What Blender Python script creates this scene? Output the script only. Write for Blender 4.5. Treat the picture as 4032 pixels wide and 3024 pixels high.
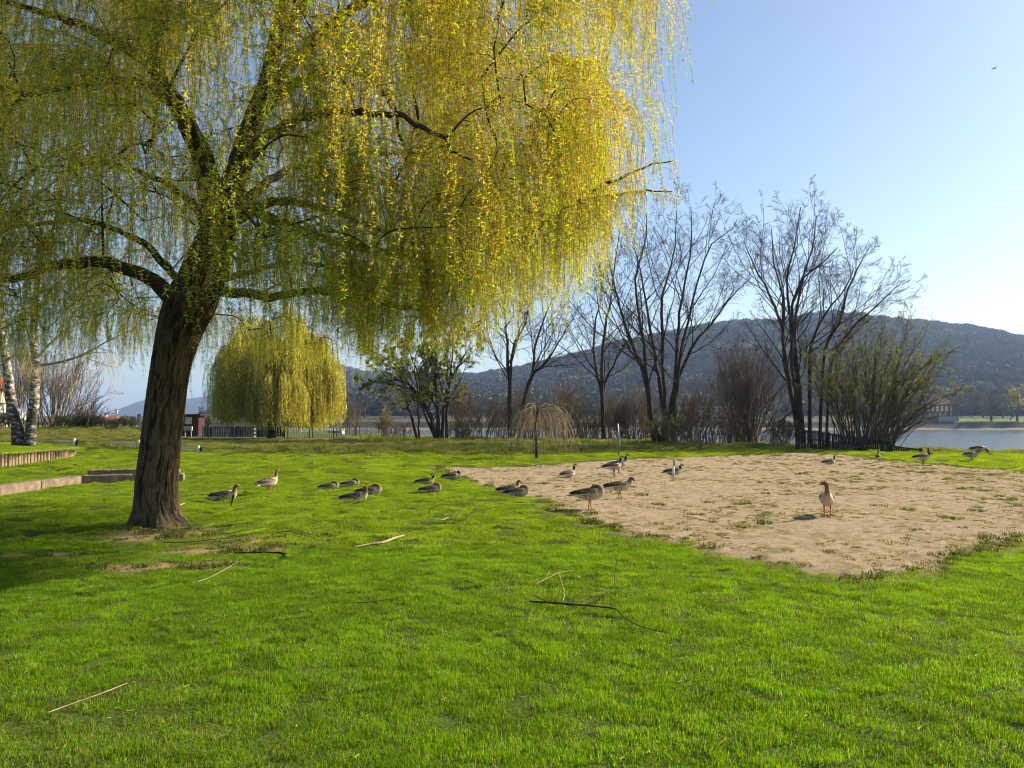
import bpy, math, random
import numpy as np
from mathutils import Vector, Matrix

SC = bpy.context.scene
for o in list(bpy.data.objects):
    bpy.data.objects.remove(o)
COL = SC.collection

# ------------------------------------------------------------------ camera
CAM_H = 2.0
F, CX, CY = 3000.0, 2016.0, 1512.0            # lens in photo pixels
PITCH = math.atan(133.0 / F)
cam = bpy.data.cameras.new('camera')
cam.sensor_width = 36.0
cam.lens = F / 4032.0 * 36.0
cam.clip_start = 0.05
cam.clip_end = 20000
camo = bpy.data.objects.new('camera', cam)
camo.location = (0, 0, CAM_H)
camo.rotation_euler = (math.radians(90) + PITCH, 0, 0)
COL.objects.link(camo)
SC.camera = camo

# ------------------------------------------------------------------ sky and sun
SUN_EL, SUN_AZ = math.radians(31), math.radians(66)     # azimuth clockwise from +Y
SUN_DIR = Vector((math.sin(SUN_AZ) * math.cos(SUN_EL), math.cos(SUN_AZ) * math.cos(SUN_EL), math.sin(SUN_EL)))
W = bpy.data.worlds.new('World')
SC.world = W
W.use_nodes = True
wn = W.node_tree
wn.nodes.clear()
sky = wn.nodes.new('ShaderNodeTexSky')
sky.sky_type = 'NISHITA'
sky.sun_disc = False
sky.sun_elevation = SUN_EL
sky.sun_rotation = SUN_AZ
sky.altitude = 50
sky.air_density = 1.0
sky.dust_density = 0.8
sky.ozone_density = 1.6
bg = wn.nodes.new('ShaderNodeBackground')
bg.inputs['Strength'].default_value = 0.074
wo = wn.nodes.new('ShaderNodeOutputWorld')
wn.links.new(sky.outputs[0], bg.inputs[0])
wn.links.new(bg.outputs[0], wo.inputs[0])

sl = bpy.data.lights.new('sun', 'SUN')
sl.energy = 5.0
sl.angle = math.radians(0.53)
sl.color = (1.0, 0.87, 0.66)
so = bpy.data.objects.new('sun', sl)
so.rotation_euler = SUN_DIR.to_track_quat('Z', 'Y').to_euler()
so.location = (60, 30, 60)
COL.objects.link(so)

SC.view_settings.view_transform = 'Standard'
SC.view_settings.look = 'None'
SC.view_settings.exposure = 1.15
SC.view_settings.gamma = 1.0
SC.render.engine = 'CYCLES'
SC.cycles.use_denoising = True
SC.cycles.filter_width = 1.05
SC.cycles.use_adaptive_sampling = True
SC.cycles.adaptive_threshold = 0.03
SC.cycles.max_bounces = 7
SC.cycles.diffuse_bounces = 5
SC.cycles.glossy_bounces = 2
SC.cycles.transmission_bounces = 5
SC.cycles.transparent_max_bounces = 6
SC.cycles.volume_bounces = 1
SC.cycles.caustics_reflective = False
SC.cycles.caustics_refractive = False
SC.cycles.sample_clamp_indirect = 4.0

# ------------------------------------------------------------------ helpers
RNG = np.random.default_rng(7)
CA, SA = math.cos(PITCH), math.sin(PITCH)

def ray(px, py):
    u, v = (px - CX) / F, (CY - py) / F
    return np.array([u, CA - SA * v, SA + CA * v])

def ground(px, py, z=0.0):
    """the point of the plane z that the photo shows at a pixel"""
    d = ray(px, py)
    t = (z - CAM_H) / d[2]
    return np.array([d[0] * t, d[1] * t, z])

def at(px, py, dist):
    """the point at ground distance dist (world y) that the photo shows at a pixel"""
    d = ray(px, py)
    t = dist / d[1]
    return np.array([d[0] * t, dist, CAM_H + d[2] * t])

def tag(o, label=None, cat=None, group=None, kind=None):
    if label: o['label'] = label
    if cat: o['category'] = cat
    if group: o['group'] = group
    if kind: o['kind'] = kind
    return o

def empty(name, loc=(0, 0, 0), rz=0.0):
    o = bpy.data.objects.new(name, None)
    o.location = tuple(float(c) for c in loc)
    o.rotation_euler = (0, 0, rz)
    o.empty_display_size = 0.2
    COL.objects.link(o)
    return o

def mesh_np(name, V, faces, mats, smooth=False, attrs=None, fmat=None):
    """mesh from numpy: faces is a list of (m,k) index arrays"""
    me = bpy.data.meshes.new(name)
    V = np.ascontiguousarray(V, dtype=np.float32)
    if not isinstance(faces, (list, tuple)):
        faces = [faces]
    faces = [np.asarray(f, dtype=np.int32) for f in faces if len(f)]
    me.vertices.add(len(V))
    me.vertices.foreach_set('co', V.ravel())
    loops = np.concatenate([f.ravel() for f in faces])
    sizes = np.concatenate([np.full(len(f), f.shape[1], np.int32) for f in faces])
    starts = np.concatenate([[0], np.cumsum(sizes)[:-1]]).astype(np.int32)
    me.loops.add(len(loops))
    me.loops.foreach_set('vertex_index', loops)
    me.polygons.add(len(sizes))
    me.polygons.foreach_set('loop_start', starts)
    me.polygons.foreach_set('loop_total', sizes)
    me.polygons.foreach_set('use_smooth', np.full(len(sizes), smooth))
    if fmat is not None:
        me.polygons.foreach_set('material_index', np.asarray(fmat, np.int32))
    for m in (mats if isinstance(mats, (list, tuple)) else [mats]):
        me.materials.append(m)
    for k, a in (attrs or {}).items():
        a = np.asarray(a, np.float32)
        if a.ndim == 1:
            at_ = me.attributes.new(k, 'FLOAT', 'POINT'); at_.data.foreach_set('value', a)
        else:
            if a.shape[1] == 3:
                a = np.concatenate([a, np.ones((len(a), 1), np.float32)], 1)
            at_ = me.attributes.new(k, 'FLOAT_COLOR', 'POINT'); at_.data.foreach_set('color', np.ascontiguousarray(a).ravel())
    me.update(calc_edges=True)
    return me

def add(name, me, parent=None, loc=None, rz=None):
    o = bpy.data.objects.new(name, me)
    COL.objects.link(o)
    if parent is not None:
        o.parent = parent
    if loc is not None:
        o.location = tuple(float(c) for c in loc)
    if rz is not None:
        o.rotation_euler = (0, 0, rz)
    return o

class Geo:
    """collects vertices and faces"""
    def __init__(s):
        s.V, s.F, s.n, s.A, s.M = [], {}, 0, [], {}
    def add(s, V, faces, col=None, mi=0):
        V = np.asarray(V, float).reshape(-1, 3)
        for f in (faces if isinstance(faces, list) else [faces]):
            f = np.asarray(f, int)
            s.F.setdefault(f.shape[1], []).append(f + s.n)
            s.M.setdefault(f.shape[1], []).append(np.full(len(f), mi))
        s.V.append(V)
        if col is not None:
            c = np.asarray(col, float)
            if c.ndim == 1: c = np.repeat(c[None], len(V), 0)
            s.A.append(c)
        s.n += len(V)
        return s
    def box(s, lo, hi, col=None, mi=0, rz=0.0, c=None):
        x0, y0, z0 = lo; x1, y1, z1 = hi
        V = np.array([[x0,y0,z0],[x1,y0,z0],[x1,y1,z0],[x0,y1,z0],[x0,y0,z1],[x1,y0,z1],[x1,y1,z1],[x0,y1,z1]], float)
        if rz:
            R = np.array([[math.cos(rz), -math.sin(rz), 0], [math.sin(rz), math.cos(rz), 0], [0, 0, 1]])
            V = V @ R.T
        if c is not None: V = V + np.asarray(c)
        return s.add(V, np.array([[0,3,2,1],[4,5,6,7],[0,1,5,4],[1,2,6,5],[2,3,7,6],[3,0,4,7]]), col, mi)
    def tube(s, P, R, k=6, col=None, mi=0, cap=True):
        V, Fq = tubes(np.asarray(P, float)[None], np.asarray(R, float)[None], k)
        n = len(P)
        fs = [Fq]
        s.add(V, fs, col, mi)
        if cap and k >= 3:
            b = s.n - len(V)
            s.F.setdefault(k, []).append(np.array([list(range(b, b + k))[::-1], list(range(b + (n - 1) * k, b + n * k))]))
            s.M.setdefault(k, []).append(np.full(2, mi))
        return s
    def mesh(s, name, mats, smooth=False, attr='Col'):
        ks = sorted(s.F)
        faces = [np.concatenate(s.F[k]) for k in ks]
        fm = np.concatenate([np.concatenate(s.M[k]) for k in ks])
        at_ = {attr: np.concatenate(s.A)} if s.A else None
        return mesh_np(name, np.concatenate(s.V), faces, mats, smooth, at_, fm)

def norm(v):
    return v / np.maximum(np.linalg.norm(v, axis=-1, keepdims=True), 1e-9)

def tubes(P, R, k=4):
    """m polylines of n points -> tube vertices and quads"""
    m, n, _ = P.shape
    T = np.empty_like(P)
    T[:, 1:-1] = P[:, 2:] - P[:, :-2]
    T[:, 0] = P[:, 1] - P[:, 0]
    T[:, -1] = P[:, -1] - P[:, -2]
    T = norm(T)
    main = norm(P[:, -1] - P[:, 0])
    ref = np.where(np.abs(main[:, 2:3]) > 0.75, np.array([[1.0, 0.15, 0.0]]), np.array([[0.05, 0.1, 1.0]]))
    U = norm(np.cross(T, ref[:, None, :]))
    Wv = np.cross(T, U)
    a = np.arange(k) * 2 * math.pi / k
    V = P[:, :, None, :] + R[:, :, None, None] * (np.cos(a)[None, None, :, None] * U[:, :, None, :] + np.sin(a)[None, None, :, None] * Wv[:, :, None, :])
    base = (np.arange(m) * n * k)[:, None, None] + (np.arange(n - 1) * k)[None, :, None]
    j = np.arange(k)[None, None, :]
    j2 = (j + 1) % k
    Q = np.stack([base + j, base + j2, base + k + j2, base + k + j], -1).reshape(-1, 4)
    return V.reshape(-1, 3), Q

def crom(pts, n):
    """smooth curve through control points (columns interpolated alike)"""
    p = np.asarray(pts, float)
    q = np.vstack([2 * p[0] - p[1], p, 2 * p[-1] - p[-2]])
    t = np.linspace(0, len(p) - 1 - 1e-6, n)
    i = t.astype(int); f = (t - i)[:, None]
    a, b, c, d = q[i], q[i + 1], q[i + 2], q[i + 3]
    return 0.5 * ((2 * b) + (c - a) * f + (2 * a - 5 * b + 4 * c - d) * f ** 2 + (3 * b - a - 3 * c + d) * f ** 3)

_PERM = np.random.default_rng(3).permutation(4096)
_VAL = np.random.default_rng(4).uniform(-1, 1, 4096)
def vnoise(x, y, z=0.0):
    x, y, z = np.broadcast_arrays(np.asarray(x, float), np.asarray(y, float), np.asarray(z, float))
    xi, yi, zi = np.floor(x).astype(int), np.floor(y).astype(int), np.floor(z).astype(int)
    fx, fy, fz = x - xi, y - yi, z - zi
    fx, fy, fz = [f * f * (3 - 2 * f) for f in (fx, fy, fz)]
    def h(a, b, c):
        return _VAL[_PERM[(_PERM[(_PERM[a & 4095] + b) & 4095] + c) & 4095]]
    def l(a, b, t): return a + (b - a) * t
    return l(l(l(h(xi, yi, zi), h(xi+1, yi, zi), fx), l(h(xi, yi+1, zi), h(xi+1, yi+1, zi), fx), fy),
             l(l(h(xi, yi, zi+1), h(xi+1, yi, zi+1), fx), l(h(xi, yi+1, zi+1), h(xi+1, yi+1, zi+1), fx), fy), fz)
def fbm(x, y, z=0.0, o=4):
    s, a = 0.0, 1.0
    x, y, z = np.asarray(x, float), np.asarray(y, float), np.asarray(z, float)
    for i in range(o):
        s = s + a * vnoise(x, y, z + 7.3 * i)
        x, y, z, a = x * 2.03, y * 2.03, z * 2.03, a * 0.5
    return s / 1.9

def sstep(a, b, x):
    t = np.clip((np.asarray(x, float) - a) / (b - a), 0, 1)
    return t * t * (3 - 2 * t)

# ------------------------------------------------------------------ materials
class NT:
    def __init__(s, name):
        s.m = bpy.data.materials.new(name)
        s.m.use_nodes = True
        s.t = s.m.node_tree
        s.t.nodes.clear()
        s.out = s.t.nodes.new('ShaderNodeOutputMaterial')
    def n(s, ty, props=None, **ins):
        nd = s.t.nodes.new(ty)
        for k, v in (props or {}).items():
            setattr(nd, k, v)
        for k, v in ins.items():
            key = int(k[1:]) if k[0] == '_' and k[1:].isdigit() else k.replace('_', ' ')
            if isinstance(v, bpy.types.NodeSocket):
                s.t.links.new(v, nd.inputs[key])
            else:
                try: nd.inputs[key].default_value = v
                except (TypeError, ValueError): nd.inputs[key].default_value = (*v, 1.0)
        return nd
    def ramp(s, fac, stops):
        r = s.t.nodes.new('ShaderNodeValToRGB')
        cr = r.color_ramp
        while len(cr.elements) > 1: cr.elements.remove(cr.elements[-1])
        for i, (p, c) in enumerate(stops):
            e = cr.elements[0] if i == 0 else cr.elements.new(p)
            e.position = p
            e.color = (*c, 1.0) if len(c) == 3 else c
        s.t.links.new(fac, r.inputs[0])
        return r.outputs[0]
    def mix(s, fac, a, b, mode='MIX'):
        nd = s.n('ShaderNodeMix', {'data_type': 'RGBA', 'blend_type': mode})
        for key, v in ((0, fac), (6, a), (7, b)):
            if isinstance(v, bpy.types.NodeSocket): s.t.links.new(v, nd.inputs[key])
            elif key == 0: nd.inputs[key].default_value = v
            else: nd.inputs[key].default_value = (*v, 1.0)
        return nd.outputs[2]
    def noise(s, scale, detail=4.0, vec=None, rough=0.55):
        nd = s.n('ShaderNodeTexNoise', Scale=scale, Detail=detail, Roughness=rough)
        if vec is not None: s.t.links.new(vec, nd.inputs['Vector'])
        return nd.outputs['Fac']
    def done(s, shader):
        s.t.links.new(shader, s.out.inputs['Surface'])
        return s.m

def coords(nt, kind='Object'):
    return nt.n('ShaderNodeTexCoord').outputs[kind]
def worldpos(nt):
    return nt.n('ShaderNodeNewGeometry').outputs['Position']

def plain(name, col, rough=0.75, var=0.25, scale=6.0, bump=0.0, metal=0.0, bscale=None, spec=0.3):
    nt = NT(name)
    c = coords(nt)
    f = nt.noise(scale, 5.0, c)
    dark = tuple(x * (1 - var) for x in col); lite = tuple(min(1, x * (1 + var)) for x in col)
    cc = nt.ramp(f, [(0.3, dark), (0.7, lite)])
    p = nt.n('ShaderNodeBsdfPrincipled', Base_Color=cc, Roughness=rough, Metallic=metal)
    p.inputs['Specular IOR Level'].default_value = spec
    if bump:
        b = nt.n('ShaderNodeBump', Strength=bump, Distance=0.02, Height=nt.noise(bscale or scale * 4, 6.0, c))
        nt.t.links.new(b.outputs[0], p.inputs['Normal'])
    return nt.done(p.outputs[0])

def leafy(name, trans=0.45, rough=0.5, gain=1.0, rnd=0.0, gloss=0.035):
    """leaf material: colour from the Col attribute, light passes through"""
    nt = NT(name)
    a = nt.n('ShaderNodeAttribute', {'attribute_name': 'Col'}).outputs['Color']
    if rnd:
        oi = nt.n('ShaderNodeObjectInfo').outputs['Random']
        a = nt.mix(1.0, a, nt.ramp(oi, [(0, (1 - rnd,) * 3), (1, (1 + rnd,) * 3)]), 'MULTIPLY')
    d = nt.n('ShaderNodeBsdfDiffuse', Color=a)
    tcol = nt.mix(1.0, a, (1.25 * gain, 1.2 * gain, 0.8 * gain), 'MULTIPLY')
    t = nt.n('ShaderNodeBsdfTranslucent', Color=tcol)
    mx = nt.n('ShaderNodeMixShader', _0=trans, _1=d.outputs[0], _2=t.outputs[0])
    g = nt.n('ShaderNodeBsdfGlossy', Color=(1, 1, 1), Roughness=rough)
    mx2 = nt.n('ShaderNodeMixShader', _0=gloss, _1=mx.outputs[0], _2=g.outputs[0])
    return nt.done(mx2.outputs[0])

def attr_mat(name, rough=0.8, var=0.2, scale=20.0, bump=0.0):
    nt = NT(name)
    a = nt.n('ShaderNodeAttribute', {'attribute_name': 'Col'}).outputs['Color']
    f = nt.noise(scale, 4.0, coords(nt))
    a = nt.mix(1.0, a, nt.ramp(f, [(0.3, (1 - var,) * 3), (0.7, (1 + var,) * 3)]), 'MULTIPLY')
    p = nt.n('ShaderNodeBsdfPrincipled', Base_Color=a, Roughness=rough)
    p.inputs['Specular IOR Level'].default_value = 0.2
    if bump:
        b = nt.n('ShaderNodeBump', Strength=bump, Distance=0.01, Height=nt.noise(scale * 3, 5.0, coords(nt)))
        nt.t.links.new(b.outputs[0], p.inputs['Normal'])
    return nt.done(p.outputs[0])

def bark(name, c0, c1, zs=0.25, scale=14.0, strength=0.8):
    nt = NT(name)
    mp = nt.n('ShaderNodeMapping', Vector=coords(nt), Scale=(1, 1, zs))
    f = nt.noise(scale, 7.0, mp.outputs[0], 0.65)
    g = nt.noise(scale * 0.15, 3.0, coords(nt))
    cc = nt.mix(nt.ramp(g, [(0.35, (0, 0, 0)), (0.7, (0.5, 0.5, 0.5))]), nt.ramp(f, [(0.3, c0), (0.68, c1)]), tuple(0.6 * x for x in c1))
    b = nt.n('ShaderNodeBump', Strength=strength, Distance=0.03, Height=f)
    p = nt.n('ShaderNodeBsdfPrincipled', Base_Color=cc, Roughness=0.9, Normal=b.outputs[0])
    p.inputs['Specular IOR Level'].default_value = 0.074
    return nt.done(p.outputs[0])

HIDDEN = {}
def source_collection(name, meshes):
    """shapes for stuff that is scattered by geometry nodes (not linked to the scene itself)"""
    c = bpy.data.collections.new(name)
    for i, me in enumerate(meshes):
        o = bpy.data.objects.new('%s_%02d' % (name, i), me)
        c.objects.link(o)
    HIDDEN[name] = c
    return c

def scatter(name, pts, rot, scl, idx, coll):
    me = bpy.data.meshes.new(name)
    pts = np.ascontiguousarray(pts, np.float32)
    me.vertices.add(len(pts))
    me.vertices.foreach_set('co', pts.ravel())
    a = me.attributes.new('rot', 'FLOAT_VECTOR', 'POINT'); a.data.foreach_set('vector', np.ascontiguousarray(rot, np.float32).ravel())
    a = me.attributes.new('scl', 'FLOAT_VECTOR', 'POINT'); a.data.foreach_set('vector', np.ascontiguousarray(scl, np.float32).ravel())
    a = me.attributes.new('idx', 'INT', 'POINT'); a.data.foreach_set('value', np.ascontiguousarray(idx, np.int32))
    o = add(name, me)
    g = bpy.data.node_groups.new(name + '_scatter', 'GeometryNodeTree')
    g.interface.new_socket('Geometry', in_out='INPUT', socket_type='NodeSocketGeometry')
    g.interface.new_socket('Geometry', in_out='OUTPUT', socket_type='NodeSocketGeometry')
    gi, go = g.nodes.new('NodeGroupInput'), g.nodes.new('NodeGroupOutput')
    ci = g.nodes.new('GeometryNodeCollectionInfo')
    ci.inputs['Collection'].default_value = coll
    ci.inputs['Separate Children'].default_value = True
    ci.inputs['Reset Children'].default_value = True
    ip = g.nodes.new('GeometryNodeInstanceOnPoints')
    ip.inputs['Pick Instance'].default_value = True
    def na(nm, ty):
        n_ = g.nodes.new('GeometryNodeInputNamedAttribute'); n_.data_type = ty
        n_.inputs['Name'].default_value = nm
        return n_.outputs['Attribute']
    L = g.links.new
    L(gi.outputs[0], ip.inputs['Points'])
    L(ci.outputs[0], ip.inputs['Instance'])
    L(na('idx', 'INT'), ip.inputs['Instance Index'])
    L(na('rot', 'FLOAT_VECTOR'), ip.inputs['Rotation'])
    L(na('scl', 'FLOAT_VECTOR'), ip.inputs['Scale'])
    L(ip.outputs[0], go.inputs[0])
    m = o.modifiers.new('scatter', 'NODES')
    m.node_group = g
    return o
# ------------------------------------------------------------------ the ground
BANK_X = [-6000, -200, -45, -25, -12, 0, 12, 20, 27, 40, 200, 6000]
BANK_Y = [260, 150, 130, 100, 72, 64, 59, 50, 43.5, 39, 24, 20]
LAWN_X = [-60, -20, -12, 0, 5, 10, 16, 23, 27, 40, 60]
LAWN_Y = [46, 45, 41.5, 41.5, 43, 47, 49, 45.5, 42, 37, 34]
def bank_y(x): return np.interp(x, BANK_X, BANK_Y) + 1.2 * vnoise(np.asarray(x) * 0.11, 3.1)
def lawn_y(x): return np.interp(x, LAWN_X, LAWN_Y)

SAND_PX = [(1690,1838),(1850,1842),(2100,1836),(2300,1817),(2600,1803),(2800,1797),(3100,1784),(3300,1788),(3450,1806),(3650,1826),(3850,1846),(4100,1862),
           (4500,1885),(4700,1960),(4500,2050),(4200,2120),(4032,2142),(3850,2172),(3750,2200),(3600,2250),(3430,2300),(3300,2292),(3100,2245),(2900,2197),(2700,2150),
           (2500,2102),(2330,2052),(2200,2012),(2120,1985),(2060,1962),(1960,1925),(1850,1892),(1760,1865)]
SAND = np.array([ground(*p)[:2] for p in SAND_PX])
def poly_sd(x, y, poly):
    """signed distance, positive inside"""
    x, y = np.asarray(x, float).ravel(), np.asarray(y, float).ravel()
    a, b = poly, np.roll(poly, -1, 0)
    best = np.full(x.shape, 1e9); ins = np.zeros(x.shape, bool)
    for (x0, y0), (x1, y1) in zip(a, b):
        dx, dy = x1 - x0, y1 - y0
        t = np.clip(((x - x0) * dx + (y - y0) * dy) / (dx * dx + dy * dy), 0, 1)
        best = np.minimum(best, np.hypot(x - x0 - t * dx, y - y0 - t * dy))
        c = ((y0 > y) != (y1 > y)) & (x < (x1 - x0) * (y - y0) / (y1 - y0 + 1e-12) + x0)
        ins ^= c
    return np.where(ins, best, -best)
def sand_sd(x, y):
    s = np.shape(x)
    x_, y_ = np.ravel(x), np.ravel(y)
    d = np.full(x_.shape, -50.0)
    near = (x_ > -5) & (x_ < 36) & (y_ > 6) & (y_ < 50)
    if near.any():
        d[near] = poly_sd(x_[near], y_[near], SAND) + 0.50 * fbm(x_[near] * 0.9, y_[near] * 0.9, 5.0) + 0.26 * fbm(x_[near] * 3.1, y_[near] * 3.1, 1.0, 2)
    return d.reshape(s)

TRUNK = ground(628, 2078)
BARE = [(ground(640, 2110), 1.15, 0.75), (ground(985, 2125), 1.1, 0.5), (ground(900, 2165), 1.3, 0.55), (ground(640, 2225), 1.3, 0.42), (ground(480, 2235), 0.8, 0.3), (ground(1330, 2130), 0.9, 0.22), (ground(60, 2185), 1.4, 0.28)]
def bare_mask(x, y):
    m = -9.0
    for c, rx, ry in BARE:
        m = np.maximum(m, 1.0 - ((x - c[0]) / rx) ** 2 - ((y - c[1]) / ry) ** 2)
    return np.clip(m * 0.95 + 0.55 * fbm(x * 1.6, y * 1.6, 2.0) * (m > -1.2), 0, 1) * (np.asarray(m) > -0.8)

def ground_z(x, y):
    x, y = np.asarray(x, float), np.asarray(y, float)
    z = 0.035 * fbm(x / 5.0, y / 5.0, 1.0, 3)
    z = z + 0.95 * sstep(-0.445, -0.50, x / np.maximum(y, 5.0)) * sstep(41, 58, y) * sstep(120, 90, y)       # rise at the hedge
    z = z - 0.3 * np.exp(-((x + 23.5) / 4.5) ** 2 - ((y - 32) / 4.0) ** 2)
    z = z + 0.14 * sstep(0, 2.5, y - lawn_y(x)) + 0.06 * fbm(x / 1.4, y / 1.4) * sstep(0, 2, y - lawn_y(x)) * sstep(200, 80, y)
    z = z + 0.07 * np.exp(-((x - TRUNK[0]) ** 2 + (y - TRUNK[1]) ** 2) / 1.1)
    sd = sand_sd(x, y)
    z = z * (1 - sstep(-0.5, 0.5, sd)) - 0.05 * sstep(-0.05, 0.25, sd)
    w = sstep(0, 13, y - bank_y(x))
    z = z * (1 - w) - 5.0 * w
    far = 2.4 * sstep(314, 322, y) + 3.0 * sstep(326, 330, y) + 2.6 * sstep(333, 430, y)
    return z + far * (w > 0)

def axis(spans):
    return np.unique(np.round(np.concatenate([np.arange(a, b, s) for a, b, s in spans]), 4))
gx = axis([(-6400, -600, 290), (-600, -80, 26), (-80, -32, 3), (-32, 34, 0.26), (34, 80, 3), (80, 600, 26), (600, 6401, 290)])
gy = axis([(-160, 0, 10), (0, 3, 1), (3, 46, 0.26), (46, 100, 1.0), (100, 300, 10), (300, 345, 1.5), (345, 700, 20), (700, 6801, 300)])
GX, GY = np.meshgrid(gx, gy)
GZ = ground_z(GX, GY)
V = np.stack([GX, GY, GZ], -1).reshape(-1, 3)
nx, ny = len(gx), len(gy)
i = np.arange(ny - 1)[:, None] * nx + np.arange(nx - 1)[None]
Q = np.stack([i, i + 1, i + nx + 1, i + nx], -1).reshape(-1, 4)
x, y, z = V[:, 0], V[:, 1], V[:, 2]
col = np.tile(np.array([[0.060, 0.090, 0.014]]), (len(V), 1))
def paint(w, c):
    global col
    w = np.clip(w, 0, 1)[:, None]
    col = col * (1 - w) + np.array(c) * w
paint(sstep(0, 1.5, y - lawn_y(x)), (0.085, 0.095, 0.025))
paint(sstep(2, 6, y - lawn_y(x)) * sstep(0.0, 0.5, fbm(x * 0.13, y * 0.4)) * (x < 4), (0.21, 0.17, 0.09))
paint(bare_mask(x, y) * (y < 30), (0.30, 0.225, 0.125))
paint(sstep(-0.35, 0.1, sand_sd(x, y)), (0.26, 0.20, 0.12))
paint(sstep(1, 6, y - bank_y(x)), (0.10, 0.085, 0.055))
paint(sstep(310, 316, y), (0.20, 0.18, 0.15))
paint(sstep(325.5, 327.5, y), (0.055, 0.052, 0.045))
paint(sstep(329.5, 331, y), (0.085, 0.075, 0.05))
paint(sstep(329.5, 331, y) * sstep(150, 185, x), (0.10, 0.15, 0.03))
paint(sstep(395, 420, y), (0.07, 0.065, 0.05))
nt = NT('ground')
wp = worldpos(nt)
a = nt.n('ShaderNodeAttribute', {'attribute_name': 'Col'}).outputs['Color']
f1 = nt.noise(1.3, 6.0, wp); f2 = nt.noise(38.0, 5.0, wp)
a = nt.mix(1.0, a, nt.ramp(f1, [(0.3, (0.72, 0.72, 0.72)), (0.7, (1.25, 1.25, 1.2))]), 'MULTIPLY')
a = nt.mix(1.0, a, nt.ramp(f2, [(0.32, (0.62, 0.62, 0.6)), (0.68, (1.35, 1.32, 1.25))]), 'MULTIPLY')
b = nt.n('ShaderNodeBump', Strength=0.7, Distance=0.03, Height=f2)
p = nt.n('ShaderNodeBsdfPrincipled', Base_Color=a, Roughness=0.95, Normal=b.outputs[0])
p.inputs['Specular IOR Level'].default_value = 0.1
tag(add('ground', mesh_np('ground', V, Q, nt.done(p.outputs[0]), True, {'Col': col})),
    'grassy river park ground reaching down to the water', 'ground', kind='structure')

# sand court
sx, sy = np.arange(-3.2, 30, 0.075), np.arange(8.0, 46, 0.075)
SX, SY = np.meshgrid(sx, sy)
sd = sand_sd(SX, SY)
foot = fbm(SX * 3.2, SY * 3.2, 9.0, 3)
SZ = -0.03 + 0.045 * sstep(-0.1, 0.45, sd) + 0.038 * foot + 0.016 * vnoise(SX * 8.3, SY * 8.3, 2.0) + 0.03 * fbm(SX * 0.5, SY * 0.5, 3.0, 2)
ok = sd > -0.12
okq = ok[:-1, :-1] & ok[1:, :-1] & ok[:-1, 1:] & ok[1:, 1:]
i = (np.arange(len(sy) - 1)[:, None] * len(sx) + np.arange(len(sx) - 1)[None])[okq]
Q = np.stack([i, i + 1, i + len(sx) + 1, i + len(sx)], -1)
used, inv = np.unique(Q, return_inverse=True)
V = np.stack([SX.ravel(), SY.ravel(), SZ.ravel()], -1)[used]
Q = inv.reshape(-1, 4)
nt = NT('sand')
wp = worldpos(nt)
f1, f2, f3 = nt.noise(0.8, 5.0, wp), nt.noise(9.0, 6.0, wp, 0.65), nt.noise(75.0, 3.0, wp)
c = nt.ramp(f2, [(0.30, (0.13, 0.094, 0.056)), (0.42, (0.40, 0.305, 0.20)), (0.72, (0.52, 0.405, 0.28))])
# trodden-in moss and weeds
g = nt.noise(2.6, 7.0, wp, 0.7)
gm = nt.n('ShaderNodeMath', {'operation': 'MULTIPLY'}, _0=nt.ramp(g, [(0.47, (0, 0, 0)), (0.58, (0.9, 0.9, 0.9))]), _1=nt.ramp(f1, [(0.38, (0.25,) * 3), (0.60, (1,) * 3)]))
c = nt.mix(gm.outputs[0], c, nt.mix(f3, (0.13, 0.125, 0.03), (0.30, 0.25, 0.10)))
c = nt.mix(1.0, c, nt.ramp(f3, [(0.3, (0.8,) * 3), (0.7, (1.15,) * 3)]), 'MULTIPLY')
hh = nt.n('ShaderNodeMath', {'operation': 'ADD'}, _0=f2, _1=f3)
b = nt.n('ShaderNodeBump', Strength=0.9, Distance=0.06, Height=hh.outputs[0])
p = nt.n('ShaderNodeBsdfPrincipled', Base_Color=c, Roughness=0.95, Normal=b.outputs[0])
p.inputs['Specular IOR Level'].default_value = 0.1
tag(add('sand_court', mesh_np('sand_court', V, Q, nt.done(p.outputs[0]), True)),
    'trodden pale sand court with weeds growing in from its edges', 'sand', kind='structure')

# river
nt = NT('river_water')
wp = worldpos(nt)
mp = nt.n('ShaderNodeMapping', Vector=wp, Scale=(0.22, 0.62, 1))
w1 = nt.noise(1.0, 6.0, mp.outputs[0], 0.62)
mp2 = nt.n('ShaderNodeMapping', Vector=wp, Scale=(0.03, 0.12, 1))
w2 = nt.noise(1.0, 3.0, mp2.outputs[0])
hs = nt.n('ShaderNodeMath', {'operation': 'MULTIPLY_ADD'}, _0=w2, _1=1.2, _2=w1)
b = nt.n('ShaderNodeBump', Strength=0.5, Distance=0.3, Height=hs.outputs[0])
p = nt.n('ShaderNodeBsdfPrincipled', Base_Color=(0.10, 0.12, 0.13), Roughness=0.12, Normal=b.outputs[0], IOR=1.33)
wx = axis([(-6400, -300, 600), (-300, 301, 50), (300, 6401, 600)]); wy = axis([(20, 360, 20)])
WX, WY = np.meshgrid(wx, wy)
i = np.arange(len(wy) - 1)[:, None] * len(wx) + np.arange(len(wx) - 1)[None]
tag(add('river_water', mesh_np('river_water', np.stack([WX, WY, WX * 0 - 3.0], -1).reshape(-1, 3),
    np.stack([i, i + 1, i + len(wx) + 1, i + len(wx)], -1).reshape(-1, 4), nt.done(p.outputs[0]))),
    'wide rippled river reflecting the pale sky', 'river', kind='structure')

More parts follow.
